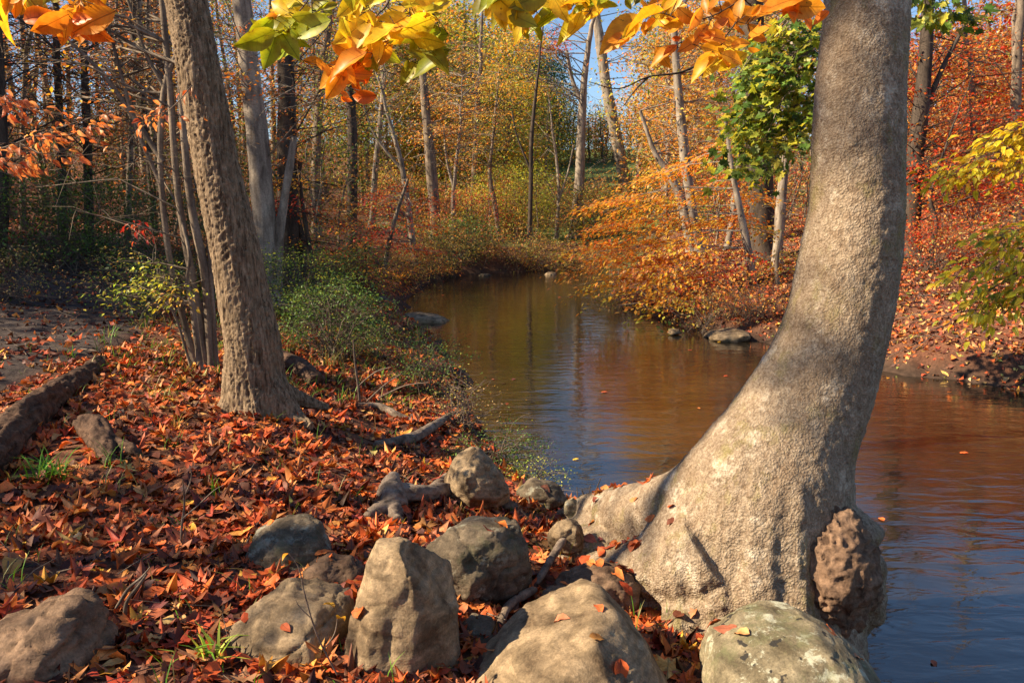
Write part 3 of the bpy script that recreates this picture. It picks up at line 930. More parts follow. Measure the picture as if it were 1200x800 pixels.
rock('rough brown boulder in the bottom left corner of the leaf litter', sil([(-70, 770), (-10, 738), (38, 722), (76, 706), (100, 720), (116, 760), (128, 800), (120, 860), (-80, 880)], .46, 2.50, .7, .2, seed=8), M_ROCK_BROWN, .016, .013, 21, 3)
rock('dark rounded stone lying alone in the leaves left of the big rocks', sil([(288, 648), (296, 628), (325, 616), (352, 613), (376, 620), (390, 640), (384, 668), (340, 684), (300, 680)], .30, 3.46, .6, .2, seed=2), M_ROCK_DARK, .010, .011, 31, 4)
rock('half buried brown rock behind the pale leaning boulder', sil([(345, 668), (372, 654), (408, 656), (428, 668), (430, 700), (350, 706)], .22, 3.3, .6, 0, seed=5), M_ROCK_BROWN, .008, .012, 41, 5)
rock('broad mossy rock just behind the upright slab', [P(492, 640, 3.36), P(510, 612, 3.40), P(540, 597, 3.46), P(548, 612, 3.24), P(540, 640, 3.20), P(603, 606, 3.48), P(618, 640, 3.40), P(612, 628, 3.26), P(626, 690, 3.36), P(560, 720, 3.14), P(500, 715, 3.2), P(540, 604, 3.7), P(600, 614, 3.7), P(500, 700, 3.6), P(625, 700, 3.6)], M_ROCK_DARK, .010, .011, 51, 2)
rp = [P(518, 548, 4.70), P(548, 519, 4.78), P(562, 524, 4.80), P(545, 556, 4.52), P(558, 530, 4.62), P(540, 580, 4.5), P(592, 560, 4.66), P(600, 590, 4.6), P(578, 538, 4.95), P(520, 580, 4.72), P(595, 580, 4.98), P(528, 580, 5.0), P(550, 600, 4.6)]
rock('pointed boulder with a bright sunlit top at the bank edge above the driftwood', rp, M_ROCK, .010, .012, 61, 4)
rock('low dark brown flat rock between the big roots and the leaves', sil([(648, 690), (662, 672), (700, 664), (735, 668), (752, 686), (745, 708), (700, 718), (655, 712)], .26, 3.50, .6, 0, seed=3), M_ROCK_BROWN, .010, .012, 71, 6)
rock('big smooth grey boulder filling the bottom centre edge', sil([(548, 800), (600, 752), (640, 733), (690, 719), (722, 724), (752, 752), (785, 800), (800, 880), (540, 880)], .62, 2.66, .7, .25, seed=7), M_ROCK, .006, .014, 81, 6, strata=.004)
rock('pale lichen spotted boulder at the foot of the curved trunk', sil([(822, 800), (838, 768), (872, 748), (915, 738), (958, 738), (996, 758), (1024, 784), (1048, 830), (1040, 890), (820, 890)], .52, 2.66, .72, .2, seed=9), M_ROCK_LICHEN, .006, .013, 91, 6)
rock('small pale angular stone in the leaves beside the twiggy seedling', sil([(640, 622), (652, 611), (676, 609), (686, 622), (684, 645), (644, 646)], .16, 4.0, .66, 0, seed=12), M_ROCK, .007, .009, 101, 4)
rock('dark wedge of rock filling the gap right of the upright slab', sil([(530, 742), (552, 726), (578, 732), (590, 760), (586, 800), (530, 800)], .24, 2.98, .6, 0, seed=14), M_ROCK_DARK, .009, .012, 111, 4)
rock('brown stone sunk in leaves below the flat rock by the roots', sil([(622, 708), (640, 692), (668, 692), (688, 704), (686, 724), (630, 726)], .18, 3.3, .66, 0, seed=15), M_ROCK_BROWN, .007, .010, 121, 5)
rock('grey wedge shaped stone poking from the leaves at the bottom left', sil([(160, 790), (176, 768), (205, 758), (238, 745), (246, 764), (226, 800), (180, 812)], .22, 2.82, .6, 0, seed=16), M_ROCK, .007, .010, 131, 4)
rock('flat brown stone almost covered by leaves above the corner boulder', sil([(128, 716), (150, 700), (184, 698), (202, 710), (196, 730), (140, 736)], .26, 3.1, .66, 0, seed=17), M_ROCK_BROWN, .007, .011, 141, 5)
rock('low brown stone at the base of the pale leaning boulder', sil([(228, 790), (240, 772), (262, 768), (272, 790), (262, 820), (230, 820)], .18, 2.8, .66, 0, seed=18), M_ROCK_BROWN, .007, .010, 151, 5)
rock('larger of two pale cobbles on the root at the water edge', sil([(672, 594), (680, 580), (692, 578), (700, 588), (694, 600), (680, 604)], .09, 4.72, .7, 0, seed=19), M_ROCK_LICHEN, .002, .006, 161, 7, name='cobble', cat='stone')
rock('smaller rounder cobble left of the pair on the root at the water edge', sil([(660, 600), (662, 588), (672, 583), (680, 590), (680, 603), (668, 608)], .08, 4.62, .7, 0, seed=20), M_ROCK_LICHEN, .002, .006, 171, 7, name='cobble', cat='stone')
rock('dark wet rock at the waterline right of the pointed boulder', sil([(604, 576), (622, 562), (655, 566), (668, 584), (655, 600), (610, 600)], .25, 5.15, .6, 0, seed=22), M_ROCK_DARK, .008, .012, 181, 5)
# along the banks
far = [('grey slab of rock jutting into the stream from the left bank', [(445, 386), (458, 371), (490, 366), (520, 372), (534, 381), (518, 394), (455, 396)], .9, 16.0, M_ROCK),
       ('dark block of rock behind the jutting slab on the left bank', [(418, 380), (424, 354), (446, 348), (464, 354), (472, 378), (456, 390)], .8, 16.8, M_ROCK_DARK),
       ('pale grey stone sitting at the foot of the far left bank', [(498, 334), (502, 323), (512, 321), (518, 328), (516, 338)], .5, 26.5, M_ROCK),
       ('flat pinkish rock barely above water under the orange beech', [(826, 396), (838, 388), (862, 386), (884, 391), (886, 398), (850, 402)], .8, 13.7, M_ROCK),
       ('small mossy rock hidden low in the bank under the far brush', [(556, 330), (562, 321), (574, 321), (580, 331)], .5, 28.0, M_ROCK_DARK),
       ('small pale stone on the shallow riffle below the orange beech', [(780, 391), (785, 386), (796, 387), (800, 392)], .3, 14.2, M_ROCK),
       ('pale grey stone at the water in front of the far meadow bank', [(636, 326), (640, 319), (652, 319), (656, 327)], .5, 28.5, M_ROCK)]
for k, (lab, poly, t, Y, m) in enumerate(far):
    rock(lab, sil(poly, t, Y, .7, 0, seed=30+k), m, .02, .035, 200+k*7, 4)

# ------------------------------------------------------------------ wood on the ground
def wood(label, paths, mat, voxel, rough, name='driftwood', cat='log', seed=0, scale=20, sq=1.0):
    ps = [ctube(p, r, 12, sq) for p, r in paths]
    V, F = merge_parts(ps)
    V, Nn, F = remesh(V, F, voxel, 2)
    T = np.array(paths[0][0][-1]) - np.array(paths[0][0][0]); T /= np.linalg.norm(T)
    al = V@T
    q = V - al[:, None]*T*.82
    V = V + Nn*(rough*(1-np.abs(fbm(q, scale, 3, seed))*1.8))[:, None]
    c = V.mean(0)
    o = build(name, [dict(V=V, F=F)], mat, origin=np.array((c[0], c[1], hz(c[0], c[1]))))
    tag(o, label, cat)
    return o
def gp(rows, n=6):
    return gpath(rows, n)
wood('forked grey driftwood branch lying below the pointed boulder', [
    gp([(455, 600, 26, .03), (470, 590, 24, .06), (500, 590, 18, .07), (540, 588, 17, .08), (575, 594, 15, .05), (606, 600, 10, .03)]),
    gp([(462, 600, 34, .02), (458, 590, 30, .07), (462, 583, 12, .14)]),
    gp([(500, 592, 15, .06), (530, 578, 12, .12), (556, 574, 8, .14)]),
    gp([(430, 606, 10, .01), (456, 602, 26, .03), (466, 616, 12, .02)])], M_DRIFT, .010, .008, 'driftwood', 'driftwood', 3, 22)
wood('thick rotten brown log lying in the leaves at the left edge', [
    gp([(-60, 590, 50, .05), (-10, 545, 48, .07), (30, 505, 38, .07), (62, 475, 30, .06), (90, 452, 23, .04), (118, 425, 14, .01)]),
    gp([(20, 515, 26, .13), (48, 492, 20, .14), (70, 474, 10, .14)])], M_LOG, .014, .020, 'rotten_log', 'log', 5, 22)
wood('short shredded stump of rotten wood beside the bright grass tuft', [
    gp([(98, 505, 22, .04), (112, 515, 30, .07), (122, 530, 26, .05), (128, 545, 12, .0)]),
    gp([(128, 524, 22, .03), (150, 532, 18, .02), (168, 536, 8, .0)])], M_LOG, .010, .014, 'rotten_stump', 'stump', 6, 24)
wood('mossy branch lying along the bank behind the pointed boulder', [
    gp([(440, 524, 9, .02), (478, 520, 13, .04), (505, 510, 11, .07), (528, 498, 6, .10)])], M_DRIFT, .010, .005, 'fallen_branch', 'branch', 7, 22)
wood('long bleached root running down the bank right of the furrowed trunk', [
    gp([(418, 478, 5, .03), (445, 482, 8, .05), (470, 492, 8, .03), (492, 498, 5, .02)])], M_DRIFT, .008, .003, 'fallen_branch', 'branch', 8, 22)
wood('bent dark stick in the leaves above the big bottom boulder', [
    gp([(586, 740, 9, .03), (596, 722, 10, .05), (620, 708, 10, .06), (628, 702, 6, .05)])], M_DRIFT, .006, .003, 'fallen_stick', 'stick', 9, 30)
wood('thin curved root arching between the mossy rock and the roots', [
    gp([(628, 692, 7, .03), (648, 668, 9, .08), (664, 650, 9, .10), (680, 636, 6, .06)])], M_DRIFT, .006, .003, 'fallen_stick', 'stick', 10, 30)
wood('old mossy log lying in the grass right of the furrowed trunk', [
    gp([(330, 425, 18, .06), (352, 440, 22, .08), (372, 455, 20, .06)])], M_LOG, .018, .012, 'mossy_log', 'log', 11, 12)

# ------------------------------------------------------------------ fallen leaves
LT = [tmpl_ovate(.12, .05, .27, 5, .12, .03), tmpl_ovate(.28, .12, .30, 5, -.3, .04), tmpl_ovate(-.22, -.08, .28, 5, .25, .03), tmpl_ovate(.6, .2, .32, 5, .7, .05),
      tmpl_maple(.25, 1), tmpl_maple(.5, 2), tmpl_maple(-.3, 3), tmpl_maple(.8, 5)]
LIT_C = [((214, 104, 52), 6), ((226, 124, 62), 5), ((184, 84, 50), 5), ((150, 84, 60), 3), ((234, 152, 84), 3), ((194, 126, 86), 4), ((112, 68, 52), 4), ((216, 164, 106), 1.5), ((228, 166, 64), .5)]
PAL['litter'] = LIT_C
PAL['litterdark'] = [((118, 66, 50), 4), ((92, 56, 46), 4), ((150, 86, 60), 2), ((70, 46, 38), 3)]
def slope_frames(xy, e=.06):
    z0 = height(xy); zx = height(xy+np.array((e, 0))); zy = height(xy+np.array((0, e)))
    n = np.c_[-(zx-z0)/e, -(zy-z0)/e, np.ones(len(xy))]
    return z0, n/np.linalg.norm(n, axis=1)[:, None]
def scatter_litter(name, n, sampler, smin, smax, tm, pal, lift, tilt, ok=None, mat=M_LITTER):
    xy = sampler(n)
    sd = river_sd(xy)
    keep = (sd > .04) & (rng.random(n) < np.clip((sd-.05)/.5, .55, 1))
    if ok is not None: keep &= ok(xy)
    xy = xy[keep]
    z, nrm = slope_frames(xy)
    n = len(xy)
    parts = []
    which = rng.integers(0, len(tm), n)
    sc = smin + (smax-smin)*rng.random(n)**1.3
    up = nrm + np.c_[rng.normal(0, tilt, (n, 2)), np.zeros(n)]
    yaw = rng.uniform(0, 2*np.pi, n)
    ax = np.c_[np.cos(yaw), np.sin(yaw), rng.normal(0, tilt*.6, n)]
    up /= np.linalg.norm(up, axis=1)[:, None]
    ax -= (ax*up).sum(1)[:, None]*up
    M = frame_from(ax, up)
    pos_ = np.c_[xy, z + rng.uniform(.0, 1, n)**2*lift + .006]
    col = colours(n, pal, .22)
    for k in range(len(tm)):
        s = which == k
        if s.any(): parts.append(leaves(tm[k], pos_[s], M[s], sc[s], col[s], center=True))
    o = build(name, parts, mat, smooth=False)
    return tag(o, kind='stuff')
def near_s(n):
    # denser towards the camera: uniform in angle and distance
    a = rng.uniform(-.80, .80, n); r = 1.6 + 8.2*rng.random(n)**1.15
    return np.c_[r*np.sin(a)*1.0, r*np.cos(a)]
def not_path(xy):
    return (path_d(xy) > 1.2) | (rng.random(len(xy)) < .12)
clump = lambda xy: fbm(np.c_[xy, np.zeros(len(xy))], 1.6, 3, 77) + rng.normal(0, .35, len(xy)) > -.75
scatter_litter('leaf_litter', 36000, near_s, .035, .125, LT, ['litter', 'litter', 'litterdark'], .026, .20, lambda xy: not_path(xy) & clump(xy))
def far_s(n):
    return np.c_[rng.uniform(-16, 3, n), 7 + 17*rng.random(n)**1.4]
LT2 = [tmpl_ovate(.4, .2, .3, 1), tmpl_ovate(-.4, -.2, .3, 1), tmpl_ovate(.9, .3, .34, 1)]
scatter_litter('leaf_litter', 42000, far_s, .05, .12, LT2, ['litter', 'litterdark'], .03, .45, not_path)
scatter_litter('leaf_litter', 3500, lambda n: np.c_[rng.uniform(-11, -4.5, n), rng.uniform(4, 18, n)], .04, .10, LT2, 'litterdark', .02, .4, lambda xy: path_d(xy) < 1.3)
scatter_litter('leaf_litter', 90000, lambda n: np.c_[rng.uniform(2.5, 20, n), 8.5+24*rng.random(n)**1.3], .05, .13, LT2, ['litterdark', 'tan', 'litter', 'litterdark'], .02, .35)

# ------------------------------------------------------------------ grass tufts and blades
def blades(c, n, h, spread, keys, w=.006):
    """arching blades about points c (n_t,3)"""
    c = np.atleast_2d(c); m = len(c)*n
    b = np.repeat(c, n, 0) + np.c_[rng.normal(0, spread*.25, (m, 2)), np.zeros(m)]
    a = rng.uniform(0, 2*np.pi, m); ln = h*rng.uniform(.5, 1.2, m); out_ = spread*rng.uniform(.5, 1.3, m)
    d = np.c_[np.cos(a), np.sin(a)]
    pts = []
    for t in (0, .35, .7, 1.0):
        pts.append(np.c_[b[:, :2] + d*(out_*t**1.6)[:, None], b[:, 2] + ln*(t - .55*t*t*np.clip(out_/ln, 0, 1.4))])
    side = np.c_[-d[:, 1], d[:, 0], np.zeros(m)]
    V = []
    for q, ww in zip(pts, (1, .9, .6, .05)):
        V += [q + side*w*ww/2, q - side*w*ww/2]
    V = np.stack(V, 1)
    f = np.array([(0, 1, 3, 2), (2, 3, 5, 4), (4, 5, 7, 6)])
    F = (np.arange(m)*8)[:, None, None] + f[None]
    return dict(V=V.reshape(-1, 3), F=F.reshape(-1, 4), col=np.repeat(colours(m, keys, .12), 8, 0))
PAL['grass'] = [((96, 150, 36), 3), ((120, 168, 48), 3), ((70, 120, 34), 2)]
PAL['dryg'] = [((170, 160, 90), 3), ((140, 140, 70), 2), ((110, 130, 50), 2), ((190, 150, 90), 1)]
def gtuft(px, py, n, h, s, keys, label, w=.006, name='grass_tuft'):
    p = G(px, py)
    o = build(name, [blades([p], n, h, s, keys, w)], M_GRASS, origin=p)
    tag(o, label, 'grass tuft')
gtuft(58, 562, 60, .20, .17, 'grass', 'bright green arching grass tuft growing beside the rotten log', .009)
gtuft(122, 572, 8, .16, .12, 'dryg', 'thin pale tuft of grass right of the bright green tuft')
gtuft(135, 548, 12, .20, .12, 'grass', 'sparse green blades standing by the shredded stump')
gtuft(250, 582, 7, .14, .05, 'grass', 'short upright green shoots alone in the middle of the leaves')
gtuft(190, 468, 26, .26, .2, 'dryg', 'yellowish grass clump between the path and the furrowed trunk')
gtuft(205, 505, 10, .22, .12, 'dryg', 'few straw coloured blades in front of the furrowed trunk')
gtuft(305, 700, 6, .22, .16, 'dryg', 'few thin blades beside the lone dark rounded stone')
gtuft(245, 775, 22, .14, .12, ['ygreen', 'grass'], 'leafy green tuft between the wedge stone and leaning boulder', .012)
gtuft(390, 430, 30, .3, .2, 'dryg', 'pale dry grass clump right of the furrowed trunk')
gtuft(660, 575, 26, .12, .1, ['ygreen'], 'lime green grass tuft at the waterline near the cobbles')
# scattered single blades through the litter
q = near_s(420); q = q[(river_sd(q) > .3) & (q[:, 0] < .8)]
o = build('grass', [blades(np.c_[q, height(q)], 3, .15, .10, ['dryg', 'grass'], .0045)], M_GRASS); tag(o, kind='stuff')
q = np.c_[rng.uniform(-9, -1, 900), rng.uniform(7, 16, 900)]; q = q[(river_sd(q) > .3) & (path_d(q) > 1)]
o = build('grass', [blades(np.c_[q, height(q)], 6, .22, .16, ['dryg', 'grass'], .008)], M_GRASS); tag(o, kind='stuff')

# loose dead twigs in the litter
def stick_batch(n, samp, ln, r):
    xy = samp(n); xy = xy[river_sd(xy) > .15]; n = len(xy)
    z = height(xy)
    a = rng.uniform(0, 2*np.pi, n); l = ln*rng.uniform(.3, 1.3, n)
    d = np.c_[np.cos(a), np.sin(a)]*l[:, None]
    S = np.c_[xy, z+.02]; E2 = xy+d; E = np.c_[E2, height(E2)+rng.uniform(.01, .10, n)]
    M_ = (S+E)/2 + rng.normal(0, .06, (n, 3))*l[:, None]; M_[:, 2] = np.maximum(M_[:, 2], height(M_[:, :2])+.02)
    return twigs(S, M_, E, r*rng.uniform(.5, 1.3, n), .0012)
o = build('dead_twigs', [stick_batch(330, near_s, .30, .0035)], M_TWIG); tag(o, kind='stuff')
o = build('dead_twigs', [stick_batch(900, lambda n: np.c_[rng.uniform(-12, 2, n), rng.uniform(7, 22, n)], .7, .007)], M_TWIG); tag(o, kind='stuff')
o = build('dead_twigs', [stick_batch(700, lambda n: np.c_[rng.uniform(3, 16, n), rng.uniform(9, 26, n)], .8, .010)], M_TWIG); tag(o, kind='stuff')

# the little leafless seedlings that stand in the foreground
def seedling(rows_list, label, mat=M_TWIG, name='bare_seedling', cat='seedling', lv=None):
    parts = []
    for rows in rows_list:
        p, r = pxpath(rows, 4)
        parts.append(tube(p, r, 5))
    base = P(*rows_list[0][0][:3])
    if lv is None:
        o = build(name, parts, mat, origin=base)
    else:
        o = empty(name, base)
        build('stem', parts, mat, o)
        build('foliage', [lv], M_LEAFN, o)
    tag(o, label, cat)
    return o
def Yg(px, py): return G(px, py)[1]
y0 = Yg(688, 622)
seedling([[(684, 632, y0, 4), (686, 612, y0, 3), (688, 590, y0, 2.6), (682, 575, y0, 1.6)], [(688, 590, y0, 2.4), (698, 575, y0, 2), (704, 560, y0, 1)], [(687, 600, y0, 2), (678, 586, y0, 1.4), (676, 570, y0, 1)], [(690, 584, y0, 1.6), (692, 568, y0, 1)]],
         'pale leafless seedling with forked twigs beside the small angular stone')
y0 = Yg(212, 640)
seedling([[(212, 640, y0, 3.2), (213, 615, y0, 3), (216, 590, y0, 2.5), (214, 560, y0-.05, 1.3)], [(213, 608, y0, 2.2), (232, 592, y0, 1.8), (250, 575, y0, 1.2), (262, 568, y0, .8)], [(215, 585, y0, 2), (224, 560, y0, 1.2), (222, 545, y0, .8)]],
         'thin bare seedling standing in the middle of the red leaves')
y0 = Yg(145, 730)
seedling([[(146, 730, y0, 6), (148, 706, y0, 5), (162, 686, y0, 4.4), (172, 672, y0, 3)], [(136, 712, y0, 3.5), (150, 690, y0, 4), (166, 676, y0, 3), (176, 664, y0, 1.5)]],
         'pair of curved dead twigs poking up above the flat brown stone', name='dead_twig', cat='twig')
y0 = 2.45
seedling([[(395, 790, y0, 2.2), (372, 745, y0, 2.2), (358, 700, y0, 2), (350, 665, y0, 1.6), (338, 648, y0, 1)], [(366, 725, y0, 1.6), (352, 712, y0, 1.2), (346, 702, y0, .8)], [(380, 760, y0, 1.6), (392, 742, y0, 1.4), (396, 720, y0, 1)]],
         'wiry dry stem with small yellow leaves in front of the leaning boulder', lv=leaves(tmpl_ovate(.3, .2, .3, 3), np.array([P(*a) for a in [(392, 712, y0), (338, 648, y0), (395, 725, y0)]]),
         rotmats(np.array([1., 2.6, 4]), np.array([.3, -.2, .5]), np.array([.5, .2, -.5])), np.array([.045, .03, .05]), colours(3, 'gold')), name='wiry_stem', cat='plant')
y0 = Yg(420, 475)
seedling([[(422, 478, y0, 4), (420, 455, y0, 3), (416, 425, y0, 2.5), (414, 398, y0, 1.4)], [(420, 452, y0, 2.4), (440, 436, y0, 2), (458, 430, y0, 1)], [(430, 470, y0, 2.2), (452, 450, y0, 2), (470, 438, y0, 1)], [(444, 466, y0, 2), (474, 452, y0, 1.8), (502, 448, y0, 1)]],
         'bleached bare sapling on the bank right of the furrowed trunk')

# a few leaves lying on rocks and on the roots
def loose(items, label_pal='litter'):
    for px, py, Y, s, yaw in items:
        pass
dg = bpy.context.evaluated_depsgraph_get(); dg.update()
def drop_on(n, box, ymax=5.5, size_=(.05, .10)):
    """leaves that came to rest on rocks, roots and logs: found by dropping rays from above"""
    out_p, out_n = [], []
    x0, x1, y0_, y1 = box
    for _ in range(n*14):
        x, y = random.uniform(x0, x1), random.uniform(y0_, y1)
        h, loc, nr, _i, ob, _m = SC.ray_cast(dg, Vector((x, y, 1.6)), Vector((0, 0, -1)))
        if h and ob.type == 'MESH' and ob.name.split('.')[0] in ('rock', 'trunk', 'driftwood', 'rotten_log', 'fallen_branch') and nr.z > .72 and loc.z < hz(x, y)+.5:
            out_p.append(loc[:]); out_n.append(nr[:])
            if len(out_p) >= n: break
    if not out_p: return None
    p = np.array(out_p); nn = np.array(out_n); m = len(p)
    up = nn + rng.normal(0, .15, (m, 3)); up /= np.linalg.norm(up, axis=1)[:, None]
    ax = rng.normal(0, 1, (m, 3)); ax -= (ax*up).sum(1)[:, None]*up
    M = frame_from(ax, up)
    parts = []
    wh = rng.integers(0, 4, m); sc = rng.uniform(*size_, m); col = colours(m, 'litter', .2)
    for k in range(4):
        s = wh == k
        if s.any(): parts.append(leaves(LT[k], p[s]+up[s]*.006, M[s], sc[s], col[s], center=True))
    return parts
pr = (drop_on(40, (-1.6, 1.3, 2.3, 5.2)) or []) + (drop_on(90, (.45, 1.05, 3.3, 4.6), size_=(.05, .09)) or [])
if pr:
    o = build('leaf_litter', pr, M_LITTER, smooth=False); tag(o, kind='stuff')

# leaves afloat on the river, gathered near the banks
q = np.c_[rng.uniform(-3, 9, 2600), rng.uniform(3.2, 26, 2600)]
sdq = -river_sd(q)
q = q[(sdq > .05) & (rng.random(len(q)) < np.exp(-sdq*2.2)*.5+.012)]
o = build('floating_leaves', [leaves(LT[0], np.c_[q, np.full(len(q), .006)], rotmats(rng.uniform(0, 6.3, len(q)), rng.normal(0, .06, len(q)), rng.normal(0, .06, len(q))), rng.uniform(.05, .09, len(q)), colours(len(q), ['litter', 'gold'], .2), center=True)], M_LITTER, smooth=False)
tag(o, kind='stuff')

# ------------------------------------------------------------------ standing trees of the wood
def ell(n, c, r, shell=.0):
    v = rng.normal(0, 1, (n, 3)); v /= np.linalg.norm(v, axis=1)[:, None]
    rad = (shell + (1-shell)*rng.random(n))**(1/2.2)
    return np.asarray(c) + v*rad[:, None]*np.asarray(r)
def stem_pts(rows, Y, n=5, ground=True):
    """rows (px,py,w[,dY]) at distance Y -> path, radii; first point sunk to the ground"""
    q = []
    for k, r in enumerate(rows):
        y = Y + (r[3] if len(r) > 3 else 0)
        p = P(r[0], r[1], y)
        if k == 0 and ground:
            p[2] = hz(p[0], y) - .05
        q.append((*p, size(r[2], p)/2))
    q = np.array(q)
    if ground:      # a little butt flare
        q = np.vstack([q[0]*np.array((1, 1, 1, 1.5)), q[:1]*.78+q[1:2]*.22, q[1:]])
    q = catmull(q, n)
    return q[:, :3], np.maximum(q[:, 3], .003)
def along(path, rad, z):
    i = np.clip(np.searchsorted(path[:, 2], z), 0, len(path)-1)
    return path[i]
def tree(label, rows, Y, bark, ext=5.0, patches=(), more=(), bare=40, group=None, name='tree', cat='tree', leaf_mat_=None, wob=.10, crown=True, seed=0, limb_r=.03):
    """rows: main stem. more: other stems as rows. patches: (px,py,dY,rx,ry,rz(m),n,keys,leaf,per,spread)"""
    stems = []
    for k, rw in enumerate([rows]+list(more)):
        gr = k == 0 or (len(rw[0]) < 5 and rw[0][1] > rows[0][1]-14)
        p, r = stem_pts([a[:4] for a in rw], Y, 4, gr)
        if k == 0 and ext:
            d = p[-1]-p[-3]; d /= np.linalg.norm(d)
            m = 8
            s = np.linspace(ext/m, ext, m)
            add_ = p[-1] + d*s[:, None] + np.c_[np.cumsum(rng.normal(0, .05, (m, 2)), axis=0), np.zeros(m)]*ext/4
            p = np.vstack([p, add_]); r = np.r_[r, r[-1]*np.linspace(.93, .2, m)]
        stems.append((p, r))
    base = stems[0][0][0].copy(); base[2] = hz(base[0], base[1])
    root_o = empty(name, base, label, cat, group)
    w = np.concatenate([s[1] for s in stems]).max()
    sides = 12 if w > .1 else 7
    tp = [tube(p, r, sides, wob=wob, seed=seed+i) for i, (p, r) in enumerate(stems)]
    P0, R0 = stems[0]
    lparts, fol = [], []
    for pa in patches:
        px, py, dY, rx, ry, rz, n, keys, leaf, per, spread = pa
        c = P(px, py, Y+dY)
        r = (size(rx, c), rz, size(ry, c))
        tips = ell(n, c, r)
        hd = np.hypot(tips[:, 0]-P0[0][0], tips[:, 1]-P0[0][1])
        bz = np.clip(tips[:, 2]-hd*rng.uniform(.1, .5, n), base[2]+.4, P0[-1][2])
        si = rng.integers(0, len(stems), n)
        bp_ = np.array([along(*stems[j if stems[j][0][-1][2] > z and stems[j][0][0][2] < z else 0], z) for j, z in zip(si, bz)])
        a, b = crown_for(root_o, tips, bp_, keys, leaf, per, spread, limb_r=limb_r)
        lparts += a
        if b: fol.append(b)
    if bare:
        z0, z1 = P0[0][2], P0[-1][2]
        zz = rng.uniform(z0+(z1-z0)*.18, z1, bare)
        bp_ = np.array([along(P0, R0, z) for z in zz])
        ln = rng.uniform(.5, 2.4, bare)*min(1, Y/14)
        a = rng.uniform(0, 2*np.pi, bare)
        tips = bp_ + np.c_[np.cos(a)*ln, np.sin(a)*ln, ln*rng.uniform(-.1, .9, bare)]
        q, _ = crown_for(root_o, tips, bp_, 'tan', .05, 0, .9, limb_r=.018, twig_n=7)
        lparts += q
    for q in lparts: q['mi'] = 0
    build('trunk', tp+lparts, bark, root_o)
    if fol: build('crown', fol, leaf_mat_ or M_LEAF, root_o, smooth=False)
    return root_o

# the many-stemmed small tree behind the furrowed trunk
tree('clump of thin crooked stems rising from one base just behind the furrowed trunk',
     [(240, 403, 12), (228, 340, 10), (214, 262, 9), (206, 200, 8), (199, 100, 8), (190, 0, 7)], 7.9, M_BARK_MID, 2.5,
     [(120, 60, .3, 110, 60, .8, 26, ['rust', 'gold'], .06, 12, .35), (170, 340, -.3, 40, 40, .5, 14, ['dgreen', 'ygreen'], .05, 40, .3)],
     more=[[(229, 401, 9), (204, 330, 7), (192, 250, 7), (188, 170, 7), (196, 90, 7), (232, 20, 5), (270, -60, 4)],
           [(246, 400, 11), (240, 320, 11), (224, 240, 10), (215, 150, 9), (212, 60, 8), (222, -50, 6)],
           [(233, 398, 8, -.2), (226, 360, 7, -.2), (219, 330, 5, -.2), (222, 300, 4, -.2), (214, 262, 4, -.1)],
           [(252, 400, 6), (246, 300, 5), (243, 200, 4), (250, 90, 3)],
           [(191, 190, 7, 0, 0), (152, 130, 6), (118, 84, 5), (70, 40, 3), (20, 10, 2)],
           [(190, 220, 6, 0, 0), (160, 150, 5), (140, 80, 4), (120, 0, 3)],
           [(196, 110, 5, 0, 0), (170, 60, 4), (150, 0, 3)],
           [(215, 230, 4, 0, 0), (240, 215, 3), (262, 190, 2)],
           [(224, 402, 4, -.2), (206, 372, 3, -.3), (190, 348, 3, -.3), (176, 330, 2, -.3)]],
     bare=30, cat='tree')

